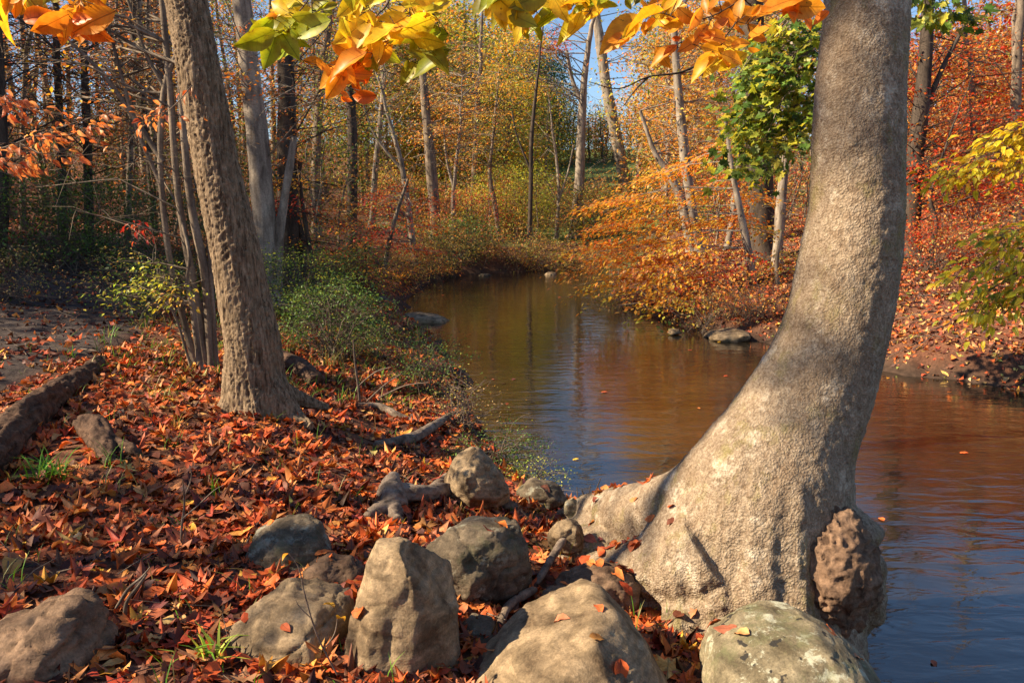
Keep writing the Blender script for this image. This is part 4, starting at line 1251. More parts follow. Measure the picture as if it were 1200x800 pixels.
TREES = [
 # label, rows, Y, bark, ext, patches, more, bare
 ('grey trunk with a lit left edge standing close behind the furrowed trunk', [(317, 345, 32), (309, 240, 27), (300, 150, 25), (291, 70, 23), (283, 0, 22)], 12.5, M_BARK_PALE, 5,
  [(300, 110, 0, 60, 80, 1.2, 22, ['orange', 'rust'], .07, 34, .5)], [[(322, 342, 16), (326, 280, 13), (334, 230, 10), (345, 160, 8)]], 30),
 ('dark reddish trunk next to the grey one behind the furrowed trunk', [(343, 332, 28), (336, 200, 24), (336, 110, 21), (331, 20, 17)], 13.5, M_BARK_DARK, 5,
  [(350, 90, 1, 50, 90, 1.2, 16, ['rust', 'tan'], .07, 26, .6)], [[(350, 330, 10), (356, 290, 8), (346, 240, 6), (352, 190, 5)]], 40),
 ('dark trunk standing alone in the red brush left of centre', [(411, 300, 14), (413, 220, 12), (412, 130, 11), (407, 60, 8)], 24, M_BARK_DARK, 4,
  [(400, 165, 1, 38, 45, 1.2, 14, ['green', 'ygreen'], .09, 60, .7), (420, 80, 1, 60, 70, 1.8, 34, ['tan', 'mixed', 'green'], .09, 60, .8)], [], 20),
 ('thin pale crooked tree leaning left over the far left bank', [(487, 308, 8), (478, 240, 7), (470, 190, 6), (456, 140, 4)], 27, M_BARK_PALE, 3,
  [(450, 250, -1, 40, 40, 1.5, 26, ['pink', 'red'], .08, 50, .7)], [[(472, 200, 4, 0, 0), (440, 160, 3), (425, 120, 2)]], 20),
 ('stout brown tree standing behind the thin pale crooked one', [(512, 285, 14), (506, 200, 13), (499, 130, 10), (494, 70, 8)], 32, M_BARK_MID, 4,
  [(520, 150, 1, 60, 50, 2, 34, ['rust', 'tan', 'orange'], .10, 50, .9)], [], 20),
 ('slim pale forked tree between the far bank brush and the red shrubs', [(533, 292, 6), (531, 230, 5), (536, 180, 4)], 33, M_BARK_PALE, 3,
  [(545, 130, 1, 50, 80, 2, 40, ['tan', 'orange'], .11, 60, .9)], [[(532, 220, 4, 0, 0), (524, 190, 3), (520, 150, 2)]], 20),
 ('slightly curved brown sapling left of the bright green bush', [(586, 288, 7), (580, 240, 6), (574, 205, 5), (578, 160, 3)], 35, M_BARK_MID, 3, [(575, 150, 1, 34, 90, 2, 34, ['mixed', 'green', 'gold'], .11, 60, .9)], [], 20),
 ('thin straight dark trunk in front of the bright green bush', [(620, 300, 6), (622, 220, 5), (623, 160, 5), (630, 90, 3)], 31.5, M_BARK_DARK, 4, [], [[(622, 200, 3, 0, 0), (606, 160, 2), (600, 130, 1.5)]], 24),
 ('tall pale trunk forking high up beside the sunny meadow bank', [(674, 280, 14), (679, 210, 12), (682, 140, 10), (684, 100, 8), (690, 50, 6)], 38, M_BARK_PALE, 3,
  [(612, 70, 0, 36, 42, 2.5, 24, ['mixed', 'gold'], .13, 100, 1.0), (656, 50, -1, 16, 34, 1.2, 7, ['rust', 'red'], .12, 46, .8)], [[(682, 120, 6, 0, 0), (671, 95, 5), (664, 60, 4)]], 5),
 ('thick pale leaning trunk on the green hillside', [(737, 235, 17), (726, 180, 14), (712, 110, 13), (702, 40, 11)], 52, M_BARK_PALE, 4,
  [(762, 60, 0, 28, 40, 3, 14, ['green', 'ygreen'], .17, 50, 1.4), (706, 130, 0, 16, 40, 2, 3, ['ygreen'], .17, 50, 1.0)], [], 5),
 ('pale trunk on the hillside leaning right beside the thick leaning one', [(746, 235, 12), (752, 180, 10), (762, 130, 8), (772, 80, 6)], 54, M_BARK_PALE, 7,
  [(774, 110, 0, 24, 50, 3, 14, ['ygreen', 'gold'], .17, 50, 1.4)], [], 14),
 ('white barked trunk behind the orange beech, taller of a pair', [(818, 312, 16), (808, 230, 13), (798, 140, 11), (792, 70, 9), (788, 0, 8)], 24, M_BARK_PALE, 5,
  [(812, 100, 1, 50, 90, 1.8, 50, ['orange', 'gold'], .10, 46, .8), (790, 170, 1, 25, 40, 1, 14, ['orange'], .09, 46, .7)], [[(812, 306, 14), (801, 245, 12), (786, 206, 9), (768, 180, 6), (750, 130, 4)]], 40),
 ('slim white crooked trunk right of the white barked pair', [(852, 290, 8), (862, 228, 8), (867, 190, 7), (874, 140, 5)], 25, M_BARK_PALE, 4,
  [(850, 130, 1, 30, 60, 1.5, 18, ['orange'], .09, 40, .7)], [], 40),
 ('big dark brown trunk left of the curved trunk, behind green maple leaves', [(893, 300, 32), (890, 200, 29), (886, 100, 27), (883, 20, 25), (880, -60, 23)], 21, M_BARK_DARK, 7,
  [(900, 20, 0, 60, 60, 1.8, 20, ['gold', 'mixed'], .09, 40, .8)], [], 40),
 ('pale twisted trunk wrapped in vines just left of the curved trunk', [(910, 318, 13), (915, 240, 12), (922, 165, 10), (930, 90, 8)], 20, M_BARK_PALE, 5,
  [(925, 240, 0, 22, 70, .8, 24, 'tan', .05, 6, .6)], [], 90),
 ('dark forked trunk among the red maple leaves right of the curved trunk', [(1066, 292, 22), (1071, 200, 20), (1081, 110, 17), (1086, 40, 14), (1088, -40, 12)], 18.5, M_BARK_DARK, 2,
  [(1120, 95, 2, 90, 64, 2.0, 38, ['red', 'orange'], .10, 60, .8), (1150, 190, -1, 80, 70, 1.6, 50, ['red', 'rust'], .10, 48, .7), (1090, 150, 0, 40, 90, 1.2, 20, ['red', 'orange'], .10, 48, .6)],
  [[(1070, 230, 9, 0, 0), (1056, 215, 8), (1044, 205, 6)], [(1076, 150, 8, 0, 0), (1100, 90, 6), (1130, 30, 4)]], 14),
 ('thin curved dark sapling on the leafy slope right of the curved trunk', [(1090, 302, 7), (1097, 262, 6), (1090, 232, 5), (1102, 190, 3)], 17, M_BARK_DARK, 2, [(1100, 200, 0, 30, 30, .8, 8, 'red', .08, 30, .5)], [], 8),
 ('slim grey trunk half hidden by red leaves near the right edge', [(1141, 300, 9), (1143, 200, 8), (1139, 100, 7)], 22, M_BARK_MID, 5, [(1170, 150, 0, 60, 90, 2, 46, ['red', 'orange'], .11, 46, .9)], [], 14),
 ('grey trunk rising at the right edge behind the yellow branch', [(1190, 310, 14), (1187, 200, 12), (1192, 80, 11)], 20, M_BARK_MID, 5, [(1190, 250, 0, 60, 60, 1.5, 30, ['rust', 'red'], .09, 40, .8)], [], 14),
 ('dark trunk cut by the left edge of the picture', [(0, 325, 16), (3, 240, 14), (1, 150, 13), (-3, 50, 12)], 14.5, M_BARK_DARK, 5, [(60, 130, 2, 90, 90, 1.5, 30, ['rust', 'tan'], .06, 30, .6)], [], 50),
 ('thin grey trunk in the dark wood at the far left', [(28, 275, 7), (26, 180, 6), (30, 60, 5)], 20, M_BARK_MID, 5, [(50, 60, 0, 60, 60, 1.5, 20, 'tan', .07, 30, .8)], [], 60),
 ('dark trunk above the left end of the shaded path', [(74, 295, 10), (72, 180, 9), (66, 60, 8)], 18, M_BARK_DARK, 5, [(90, 100, 0, 60, 60, 1.5, 24, ['gold', 'rust'], .07, 34, .7)], [], 60),
 ('straight dark trunk between the shaded path and the clump of crooked stems', [(105, 305, 11), (103, 180, 10), (98, 60, 8)], 16.5, M_BARK_DARK, 5, [(130, 150, 0, 60, 70, 1.5, 28, ['gold', 'orange', 'tan'], .06, 34, .7)], [], 60),
 ('slim trunk standing where the shaded path bends out of sight', [(150, 302, 8), (152, 200, 7), (158, 80, 6)], 19, M_BARK_MID, 5, [(170, 90, 0, 50, 70, 1.5, 24, ['tan', 'rust'], .07, 30, .8)], [], 60),
 ('leaning dark trunk seen between the crooked stems and furrowed trunk', [(182, 300, 9), (176, 200, 8), (160, 60, 7)], 22, M_BARK_DARK, 5, [(200, 60, 0, 60, 60, 1.5, 20, 'rust', .07, 30, .8)], [], 60),
 ('grey trunk right of the furrowed trunk in the wood behind the red brush', [(372, 300, 12), (370, 200, 10), (376, 80, 9)], 28, M_BARK_MID, 6, [(370, 60, 0, 60, 70, 2, 26, ['rust', 'orange'], .10, 34, .9)], [], 70),
 ('pale trunk behind the dark lone trunk left of centre', [(436, 280, 8), (440, 200, 7), (450, 100, 6)], 36, M_BARK_PALE, 6, [(450, 100, 0, 50, 60, 2, 20, ['tan', 'orange'], .11, 34, 1.0)], [], 80),
 ('slim trunk behind the slim pale forked tree, half lost in twigs', [(552, 280, 8), (556, 200, 7), (560, 110, 6)], 42, M_BARK_MID, 6, [(530, 100, 0, 60, 50, 2.5, 26, ['orange', 'tan'], .13, 40, 1.2), (590, 130, 0, 30, 50, 2, 14, 'mixed', .13, 40, 1.2)], [], 80),
 ('bare twiggy grey tree left of the tall pale forking trunk', [(652, 282, 5), (655, 220, 4), (650, 170, 3)], 37, M_BARK_PALE, 2.5, [], [[(653, 240, 3, 0, 0), (666, 200, 2), (672, 170, 1.5)]], 28),
]
for k, (lab, rows, Y, bark, ext, pt, mo, br) in enumerate(TREES):
    tree(lab, rows, Y, bark, ext, pt, mo, br, seed=k*11, limb_r=.02 if Y < 22 else .03, group='trees of the autumn wood')

# ------------------------------------------------------------------ layered sprays: the orange beech and its neighbours
def layered(label, rows, Y, bark, sprays, leaf, per, more=(), name='tree', limb_r=.018, jit=.13, cat='tree'):
    """sprays: (px, py, dY, rx_m, ry_m, slope, keys): flat drooping fans of leaves on their own bough"""
    p, r = stem_pts(rows, Y, 5)
    st = [(p, r)] + [stem_pts(m, Y, 5, False) for m in more]
    base = p[0].copy(); base[2] = hz(base[0], base[1])
    o = empty(name, base, label, cat)
    lim, fol = [], []
    for px, py, dY, rx, ry, slope, keys in sprays:
        c = P(px, py, Y+dY)
        a0 = along(p, r, c[2]+.15)
        d = c-a0; d[2] = 0; L_ = np.linalg.norm(d)+1e-6; d /= L_
        sd_ = np.array((-d[1], d[0], 0))
        m = int(per*rx*ry)
        u, v = np.clip(rng.normal(0, .5, m), -.95, .95), np.clip(rng.normal(0, .5, m), -1, 1)
        # leaves gather along side twigs of the fan
        ph = rng.random(); tw = (np.round(u*5+ph + rng.normal(0, .3, m))-ph)/5 + rng.normal(0, .05, m)
        u = tw + np.abs(v)*.35
        pos_ = c + d*(u*rx)[:, None] + sd_*(v*ry)[:, None]
        pos_[:, 2] += .04-slope*1.3*(u*rx) - .24*np.abs(v)*ry + rng.normal(0, .055, m) - .10*(u*rx)**2
        yaw = np.arctan2(d[1], d[0]) - np.pi/2 + np.sign(v)*rng.uniform(.2, 1.3, m)
        M = rotmats(yaw, rng.normal(-.35, .3, m), rng.normal(0, .4, m))
        fol.append(leaves(tmpl_diamond(), pos_, M, leaf*rng.uniform(.7, 1.25, m), colours(m, keys, jit)))
        lim.append(twigs([a0], [(a0+c)/2+np.array((0, 0, .12))*L_*.5], [c], [limb_r], limb_r*.5))
        E = c + d*rx*1.0; E[2] -= slope*rx+.1
        lim.append(twigs([c], [(c+E)/2], [E], [limb_r*.5], .002))
        k = 12
        tt = rng.uniform(-.9, .9, k); sg = rng.choice((-1, 1), k)
        S = c + d*(tt*rx)[:, None]; S[:, 2] -= slope*tt*rx
        E = S + d*(.35*ry) + sd_*(sg*ry*.8)[:, None]; E[:, 2] -= .15*ry
        lim.append(twigs(S, (S+E)/2, E, .006, .0015))
    build('trunk', [tube(a, b, 9, wob=.1) for a, b in st]+lim, bark, o)
    build('crown', fol, M_LEAF, o, smooth=False)
    return o
sp = []
for px, py, dY, keys, s in [(716, 236, 1.2, ['orange', 'gold'], .8), (735, 232, .6, ['gold', 'orange'], 1.1), (770, 238, .3, ['gold'], 1.2), (722, 262, 1.0, ['orange'], .8), (750, 258, .3, ['gold', 'orange'], 1.2), (790, 262, 0, ['gold'], 1.0),
                            (720, 285, .4, ['orange', 'gold'], 1.1), (762, 286, -.4, ['gold', 'orange'], 1.2), (800, 282, -.6, ['gold'], 1.0), (726, 305, .2, ['orange'], 1.1), (770, 308, -.6, ['orange', 'gold'], 1.2), (812, 300, -.6, ['gold', 'orange'], 1.0),
                            (742, 325, -.2, ['gold'], 1.1), (785, 330, -1.0, ['gold'], 1.1), (830, 262, .5, ['gold', 'orange'], .9), (838, 322, -.8, ['orange', 'red'], 1.0), (868, 300, -.2, ['orange', 'red'], .9), (865, 255, .5, ['orange'], .8),
                            (808, 352, -1.3, ['gold', 'ygreen'], 1.0), (845, 345, -1.1, ['gold', 'orange'], .9), (880, 340, -.4, ['orange', 'red'], .8), (782, 348, -1.1, ['orange', 'gold'], .8), (890, 270, .6, ['orange', 'mixed'], .8), (905, 310, .3, ['orange', 'gold'], .7),
                            (820, 222, 1.2, ['gold', 'orange'], .8), (860, 205, 1.0, ['orange'], .8), (800, 195, 1.6, ['orange', 'gold'], .9), (768, 208, 1.4, ['gold', 'orange'], .8), (840, 175, 1.5, ['orange'], .8), (880, 230, .8, ['orange', 'gold'], .8), (875, 160, 1.2, ['orange', 'mixed'], .7), (716, 300, .8, ['orange'], .6), (712, 284, 1.2, ['orange'], .6)]:
    sp.append((px, py, dY, 1.0*s, .75*s, .12, keys))
layered('wide low orange and gold beech spreading in layers over the right bank', [(888, 374, 16), (884, 340, 12), (878, 300, 10), (868, 250, 8), (858, 200, 6), (850, 140, 4)], 17.0, M_BARK_PALE, sp, .105, 420, limb_r=.013)
sp = [(880, 355, -.2, .7, .5, .1, ['gold', 'ygreen']), (905, 345, 0, .7, .6, .1, ['gold']), (930, 335, .2, .7, .5, .1, ['gold', 'mixed']), (915, 365, -.3, .6, .5, .15, ['gold', 'ygreen']), (895, 320, .2, .6, .5, .1, ['orange', 'mixed']), (925, 300, .4, .6, .5, .1, ['mixed', 'tan']), (938, 360, 0, .5, .4, .1, ['gold'])]
layered('small gold leaved tree between the orange beech and the curved trunk', [(915, 385, 8), (914, 350, 6), (910, 310, 5), (916, 270, 3)], 16.2, M_BARK_MID, sp, .07, 620, limb_r=.012)
sp = [(345, 215, 0, .6, .5, .1, ['orange', 'gold']), (362, 212, -.2, .5, .4, .1, ['orange', 'gold']), (335, 245, 0, .6, .5, .1, ['red', 'pink']), (330, 235, 0, .5, .4, .1, ['pink']), (370, 250, .2, .7, .5, .1, ['red', 'orange']), (392, 262, .5, .7, .5, .1, ['orange', 'red']), (400, 240, .6, .5, .5, .1, ['orange']), (365, 282, .2, .5, .4, .1, ['orange', 'rust']), (318, 215, 0, .4, .4, .1, ['orange', 'gold']), (340, 190, .2, .6, .5, .1, ['rust', 'orange'])]
layered('small red and orange tree glowing behind the dark reddish trunk', [(368, 350, 7), (364, 300, 6), (356, 250, 5), (350, 200, 3)], 13.0, M_BARK_DARK, sp, .055, 520, limb_r=.010)
sp = [(430, 285, 0, .9, .7, .1, ['red', 'orange']), (455, 270, 0, .9, .7, .1, ['pink', 'red']), (475, 290, .4, .9, .7, .1, ['pink', 'red']), (440, 240, 1, .9, .7, .1, ['pink', 'tan']), (500, 265, 1, .9, .7, .1, ['red', 'orange']), (465, 220, 1.5, .9, .7, .1, ['rust', 'red']), (505, 235, 2, 1.0, .7, .1, ['rust', 'pink']), (415, 265, 0, .8, .6, .1, ['orange', 'red']), (440, 318, -1, .8, .6, .1, ['orange', 'gold']), (420, 300, 0, .8, .6, .1, ['orange', 'red']), (500, 292, 1, .9, .6, .1, ['pink', 'rust'])]
layered('low spreading maple with pink and red leaves on the left bank', [(452, 338, 8), (452, 305, 6), (462, 260, 5), (478, 210, 3)], 21.5, M_BARK_MID, sp, .085, 330, more=[[(452, 320, 4), (430, 290, 3), (412, 262, 2)]], limb_r=.014)
sp = [(400, 332, 0, .5, .4, .1, ['orange', 'gold']), (430, 336, .4, .5, .4, .12, ['gold', 'orange']), (456, 326, 1.0, .5, .4, .12, ['gold']), (478, 318, 2, .5, .4, .12, ['gold', 'orange']), (415, 350, 0, .5, .4, .1, ['rust', 'orange']), (470, 338, 1, .6, .4, .1, ['orange', 'rust']), (520, 316, 6, .7, .4, .05, ['orange', 'rust'])]
layered('low orange leaved shrubby tree hanging over the rocks of the left bank', [(420, 372, 5), (422, 350, 4), (424, 332, 3), (430, 316, 2)], 18.0, M_BARK_DARK, sp, .075, 520, limb_r=.009)

# ------------------------------------------------------------------ shrubs and undergrowth plants
def shrub(label, px, py, w, h, keys, n, per, leaf, Y=None, spread=.28, twig_n=5, name='shrub', cat='shrub', jit=.14, flat=.5, bark=None, tm=None):
    p = G(px, py) if Y is None else P(px, py, Y)
    if Y is not None: p[2] = hz(p[0], p[1])
    tips = ell(n, p + np.array((0, 0, h*.52)), (w/2, w/2*.8, h*.52), .15)
    g = height(tips[:, :2]); tips[:, 2] = np.maximum(tips[:, 2], np.maximum(g, 0)+.05)
    bp_ = p + np.c_[rng.normal(0, w*.10, (n, 2)), np.zeros(n)]
    bp_[:, 2] = height(bp_[:, :2])-.02
    o = empty(name, p, label, cat)
    a, b = crown_for(o, tips, bp_, keys, leaf, per, spread, limb_r=.012, twig_n=twig_n, flat=flat, jit=jit, tm=tm)
    build('stems', a, bark or M_TWIG, o)
    if b: build('foliage', [b], M_LEAF, o, smooth=False)
    return o
SH = [
 ('dense green shrub right of the furrowed trunk on the bank', 392, 420, 1.5, 1.0, ['green', 'dgreen', 'dgreen'], 70, 70, .034, None, .26),
 ('yellow green leafy shrub above the dense green one on the left bank', 360, 372, 1.8, 1.1, ['green', 'ygreen', 'dgreen'], 64, 70, .042, None, .3),
 ('fine leaved green shrub spilling over the left bank to the water', 500, 462, 1.0, .6, ['green', 'dgreen'], 34, 60, .028, None, .22),
 ('olive shrub between the rock slab and the fine leaved shrub', 440, 418, .9, .4, ['dgreen', 'mixed'], 22, 50, .034, None, .26),
 ('twiggy half bare shrub over the water below the fine leaved shrub', 540, 500, .8, .55, ['mixed', 'tan'], 36, 14, .026, None, .22),
 ('low dark green plants hugging the bank behind the pointed boulder', 585, 545, .8, .35, ['dgreen', 'green'], 30, 44, .022, None, .14),
 ('small green plants at the waterline beside the dark wet rock', 628, 572, .5, .24, ['dgreen', 'ygreen'], 22, 40, .018, None, .10),
 ('pale green leafy sapling left of the clump of crooked stems', 172, 375, 1.4, 1.0, ['dgreen', 'green', 'tan'], 30, 44, .045, None, .3),
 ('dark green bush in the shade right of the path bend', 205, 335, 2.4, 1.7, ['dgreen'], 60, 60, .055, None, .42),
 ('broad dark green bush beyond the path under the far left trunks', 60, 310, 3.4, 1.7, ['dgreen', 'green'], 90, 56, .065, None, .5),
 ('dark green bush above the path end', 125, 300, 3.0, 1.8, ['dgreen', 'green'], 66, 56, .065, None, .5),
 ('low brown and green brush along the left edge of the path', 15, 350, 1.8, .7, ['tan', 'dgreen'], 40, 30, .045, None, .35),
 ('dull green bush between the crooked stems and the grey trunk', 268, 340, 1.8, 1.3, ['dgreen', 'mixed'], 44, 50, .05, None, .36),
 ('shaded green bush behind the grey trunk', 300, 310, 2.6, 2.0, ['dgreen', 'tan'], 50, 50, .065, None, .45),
 ('bright yellow green bush glowing on the sunny meadow', 606, 292, 4.6, 3.4, ['ygreen'], 90, 60, .11, 38, .8),
 ('smaller yellow green bush left of the bright one on the meadow', 560, 296, 3.4, 2.4, ['ygreen', 'mixed'], 56, 46, .11, 37, .7),
 ('olive bush under the tall pale forking trunk', 700, 290, 3.6, 2.2, ['mixed', 'dgreen'], 60, 50, .10, 36, .7),
 ('brown brush at the water on the left end of the far bank', 512, 306, 2.6, 1.5, ['rust', 'tan', 'dgreen'], 56, 36, .085, 29.2, .5),
 ('dark green tangle overhanging the far bank', 548, 308, 2.6, 1.5, ['dgreen', 'green'], 56, 50, .085, 29.6, .5),
 ('grey brown brush on the middle of the far bank', 596, 308, 3.0, 1.4, ['tan', 'mixed', 'rust'], 60, 34, .085, 30.0, .5),
 ('olive brush under the thin straight dark trunk', 642, 308, 2.8, 1.4, ['mixed', 'tan'], 56, 36, .085, 30.4, .5),
 ('reddish brown brush at the right end of the far bank', 684, 306, 3.0, 1.5, ['rust', 'tan', 'mixed'], 60, 36, .085, 31, .5),
 ('grey twiggy brush on the point below the orange beech', 732, 366, 1.5, .7, ['tan', 'mixed'], 44, 20, .045, None, .3),
 ('dry tan brush under the right side of the orange beech', 828, 386, 2.0, .8, ['tan', 'rust'], 50, 22, .045, None, .32),
 ('rusty undergrowth at the foot of the big dark brown trunk', 880, 372, 1.8, 1.0, ['rust', 'orange'], 40, 30, .05, None, .34),
 ('red leaved bush low on the slope right of the curved trunk', 1090, 318, 2.4, 1.2, ['red', 'rust'], 46, 44, .07, None, .42),
 ('tan and red brush near the right edge on the leafy slope', 1170, 320, 2.6, 1.3, ['rust', 'tan'], 50, 36, .07, None, .42),
 ('orange bush behind the red leaved bush on the slope', 1130, 300, 3.0, 2.0, ['orange', 'red'], 50, 50, .08, None, .5),
 ('rusty brush between the red brush and the brown tree on the left bank', 545, 300, 3.4, 2.4, ['rust', 'pink'], 60, 34, .09, 31.5, .6),
 ('pale grassy shrub on the bank below the dark lone trunk', 395, 330, 2.4, 1.2, ['ygreen', 'mixed'], 50, 44, .06, None, .4),
]
SH += [
 ('olive brown brush on the bank behind the jutting rock slab', 425, 342, 1.6, .9, ['mixed', 'rust', 'dgreen'], 40, 40, .055, None, .34),
 ('rusty brush at the water under the low spreading maple', 478, 332, 2.2, 1.0, ['rust', 'tan', 'mixed'], 50, 40, .06, None, .36),
 ('green and brown brush at the water between the two pale stones', 505, 324, 2.4, 1.2, ['dgreen', 'tan', 'mixed'], 50, 44, .07, None, .42),
 ('dull olive brush behind the pale stone at the foot of the far left bank', 522, 314, 2.6, 1.4, ['mixed', 'tan', 'dgreen'], 50, 44, .08, None, .5)]
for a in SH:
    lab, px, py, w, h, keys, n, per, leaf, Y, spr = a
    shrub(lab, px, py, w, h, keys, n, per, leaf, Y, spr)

# ------------------------------------------------------------------ the wood behind and around, which reads as one mass
def wood_mass(label, xy, hgt, keys, leaf, per, ntip=16, crad=(2.2, 2.6), spread=1.1, twig_n=6, tr=.16, bark=None, low=.25, name='woodland', limb_r=.035, jit=.15, hasleaf=1.0, tm=None):
    xy = np.asarray(xy, float); n = len(xy)
    hgt = np.broadcast_to(hgt, (n,))*rng.uniform(.8, 1.15, n)
    z0 = height(xy)
    parts = []
    for k in range(n):
        m = 7
        t = np.linspace(0, 1, m)
        lean = rng.normal(0, .05, 2)
        p = np.c_[xy[k][0] + lean[0]*hgt[k]*t + np.cumsum(rng.normal(0, .10, m)), xy[k][1] + lean[1]*hgt[k]*t + np.cumsum(rng.normal(0, .10, m)), z0[k]-.1+hgt[k]*t]
        r0 = tr*rng.uniform(.5, 1.3)
        parts.append(tube(p, r0*(1-.8*t)+.01, 6))
    zt = low + (1-low)*rng.random((n, ntip))**.85
    off = rng.normal(0, .5, (n, ntip, 2))*crad[0]*(1.1-.6*zt[..., None])
    tips = np.concatenate([xy[:, None, :]+off, (z0[:, None]+hgt[:, None]*zt)[..., None]], -1).reshape(-1, 3)
    hd = np.linalg.norm(off, axis=2).ravel()
    bp_ = np.c_[np.repeat(xy, ntip, 0), np.maximum(tips[:, 2]-hd*.6-.2, np.repeat(z0, ntip)+.3)]
    a, b = crown_for(None, tips, bp_, keys, leaf, per, spread, limb_r=limb_r, twig_n=twig_n, flat=.55, jit=jit)
    fol = b
    o = build(name, parts+a+([dict(b, mi=1)] if b else []), [bark or M_BARK_MID, M_LEAF], smooth=False)
    return tag(o, label, None, None, 'stuff')
def band(n, x0, x1, y0, y1, ok=None):
    """random points in a wedge of the view: x given as picture columns"""
    y = rng.uniform(y0, y1, n); px = rng.uniform(x0, x1, n)
    q = np.c_[(px-600)/FPX*y*1.01, y]
    k = river_sd(q) > .8
    if ok is not None: k &= ok(q, px)
    return q[k]
PAL['brown'] = [((150, 104, 60), 3), ((120, 84, 54), 3), ((180, 124, 60), 2), ((120, 110, 60), 2)]
PAL['conifer'] = [((40, 66, 52), 3), ((56, 84, 60), 2), ((36, 56, 40), 2)]
# left: a dark brown wood, thick with twigs
wood_mass('brown twiggy wood in shade beyond the path', band(34, -120, 200, 22, 36), 9, ['brown', 'rust'], .13, 46, 18, (2.4, 2.4), 1.1, 8, .13, low=.10)
wood_mass('brown and gold wood behind the furrowed trunk', band(26, 150, 440, 40, 62), 13, ['tan', 'mixed', 'rust', 'brown', 'green'], .19, 110, 26, (3.0, 3), 1.4, 8, .16, low=.08)
wood_mass('brown undergrowth at the foot of the shaded wood', band(60, -150, 420, 18, 36, lambda q, px: path_d(q) > 1.5), 3.0, ['dgreen', 'brown'], .10, 60, 9, (2.2, 1), .8, 7, .03, low=.1, name='undergrowth', limb_r=.012)
# middle
wood_mass('tan and orange wood behind the far bank', band(26, 420, 600, 46, 70), 12, ['tan', 'gold', 'mixed', 'ygreen', 'green'], .22, 130, 30, (3.2, 3), 1.6, 8, .17, low=.06)
wood_mass('olive wood on the far hillside', band(18, 560, 650, 66, 92), 9, ['mixed', 'ygreen', 'gold'], .24, 110, 22, (3.6, 3), 1.9, 7, .18, low=.05)
wood_mass('dark evergreens on the far hill', band(10, 540, 640, 80, 96), 12, 'conifer', .30, 120, 26, (3.4, 3), 1.9, 3, .25, low=.08, bark=M_BARK_DARK)
wood_mass('low trees at the top of the green hillside', band(26, 660, 860, 84, 104), 5.5, ['mixed', 'dgreen', 'rust'], .26, 70, 14, (3.2, 3), 1.9, 5, .14, low=.05)
wood_mass('scattered green trees over the hillside', band(6, 750, 840, 60, 80), 15, ['ygreen', 'green'], .22, 46, 16, (3.0, 3), 1.6, 7, .16, low=.40, bark=M_BARK_PALE)
wood_mass('brushy edge along the meadow', band(40, 440, 700, 34, 46), 2.6, ['tan', 'mixed', 'rust'], .11, 60, 9, (2.2, 1), .8, 7, .03, low=.1, name='undergrowth', limb_r=.012)
# right
wood_mass('orange and brown wood behind the orange beech', band(30, 770, 980, 34, 60), 11, ['orange', 'tan', 'brown', 'mixed'], .18, 110, 24, (2.8, 3), 1.4, 8, .13, low=.06, bark=M_BARK_PALE)
wood_mass('red wood beyond the leafy slope', band(38, 980, 1320, 28, 50), 6.6, ['red', 'rust', 'brown', 'tan'], .17, 110, 24, (2.8, 3), 1.3, 7, .15, low=.08)
wood_mass('rusty brush on top of the leafy slope', band(50, 780, 1300, 26, 40), 2.6, ['rust', 'tan', 'red'], .10, 60, 9, (2.2, 1), .8, 7, .03, low=.1, name='undergrowth', limb_r=.012)
# the same wood carried on outside the frame to the left, through which the sun has to come
def rect(n, x0, x1, y0, y1, ok=None):
    q = np.c_[rng.uniform(x0, x1, n), rng.uniform(y0, y1, n)]
    k = river_sd(q) > 1
    if ok is not None: k &= ok(q)
    return q[k]
wood_mass('wood left of the picture that shades the path', rect(44, -34, -12, 9.0, 17), 12, ['brown', 'rust'], .20, 90, 20, (3.0, 3), 1.4, 4, .16, low=.12)
wood_mass('thin trees left of the picture', rect(3, -22, -11, -3, 7), 12, ['brown', 'gold'], .16, 50, 14, (2.6, 3), 1.2, 5, .14, low=.35)
wood_mass('wood behind the camera', rect(16, -16, 22, -22, -9), 12, ['orange', 'brown'], .2, 50, 14, (3.0, 3), 1.4, 3, .15, low=.3)

for c_, r_c, n_ in (((-10.2, 1.9, 11.9), (2.4, 1.6, 1.5), 36), ((-8.8, 2.9, 6.4), (2.0, 1.3, 1.4), 16), ((-8.4, 7.2, 8.4), (2.0, 1.0, 2.4), 9), ((-7.2, 2.0, 4.2), (1.4, 1.5, 1.0), 20)):  # unseen trees added sunward, crowns shaped to dapple the curved trunk and the litter
    tr_ = np.array([(c_[0], c_[1], hz(c_[0], c_[1])-.1), (c_[0]+.2, c_[1]-.1, c_[2]*.5), (c_[0], c_[1], c_[2]+r_c[2]*.7)])
    tr_ = catmull(tr_, 5)
    tips = ell(n_, c_, r_c)
    bpt = np.array([tr_[min(len(tr_)-1, np.searchsorted(tr_[:, 2], z-.8))] for z in tips[:, 2]])
    a_, b_ = crown_for(None, tips, bpt, ['gold', 'brown'], .11, 110 if n_ == 36 else 50, .5, limb_r=.03, twig_n=6)
    ro = empty('tree', tr_[0], {36: 'tallest', 20: 'lowest', 9: 'farthest', 16: ''}.get(n_, '')+' unseen leafy tree added left of the picture to cast dappled shade' if c_[0] != -8.8 else 'round crowned unseen tree added left of the picture to cast dappled shade', 'tree', 'unseen trees added for dappled shade')
    build('trunk', [tube(tr_, np.linspace(.16, .04, len(tr_)), 8)]+a_, M_BARK_MID, ro)
    build('crown', [b_], M_LEAF, ro, smooth=False)

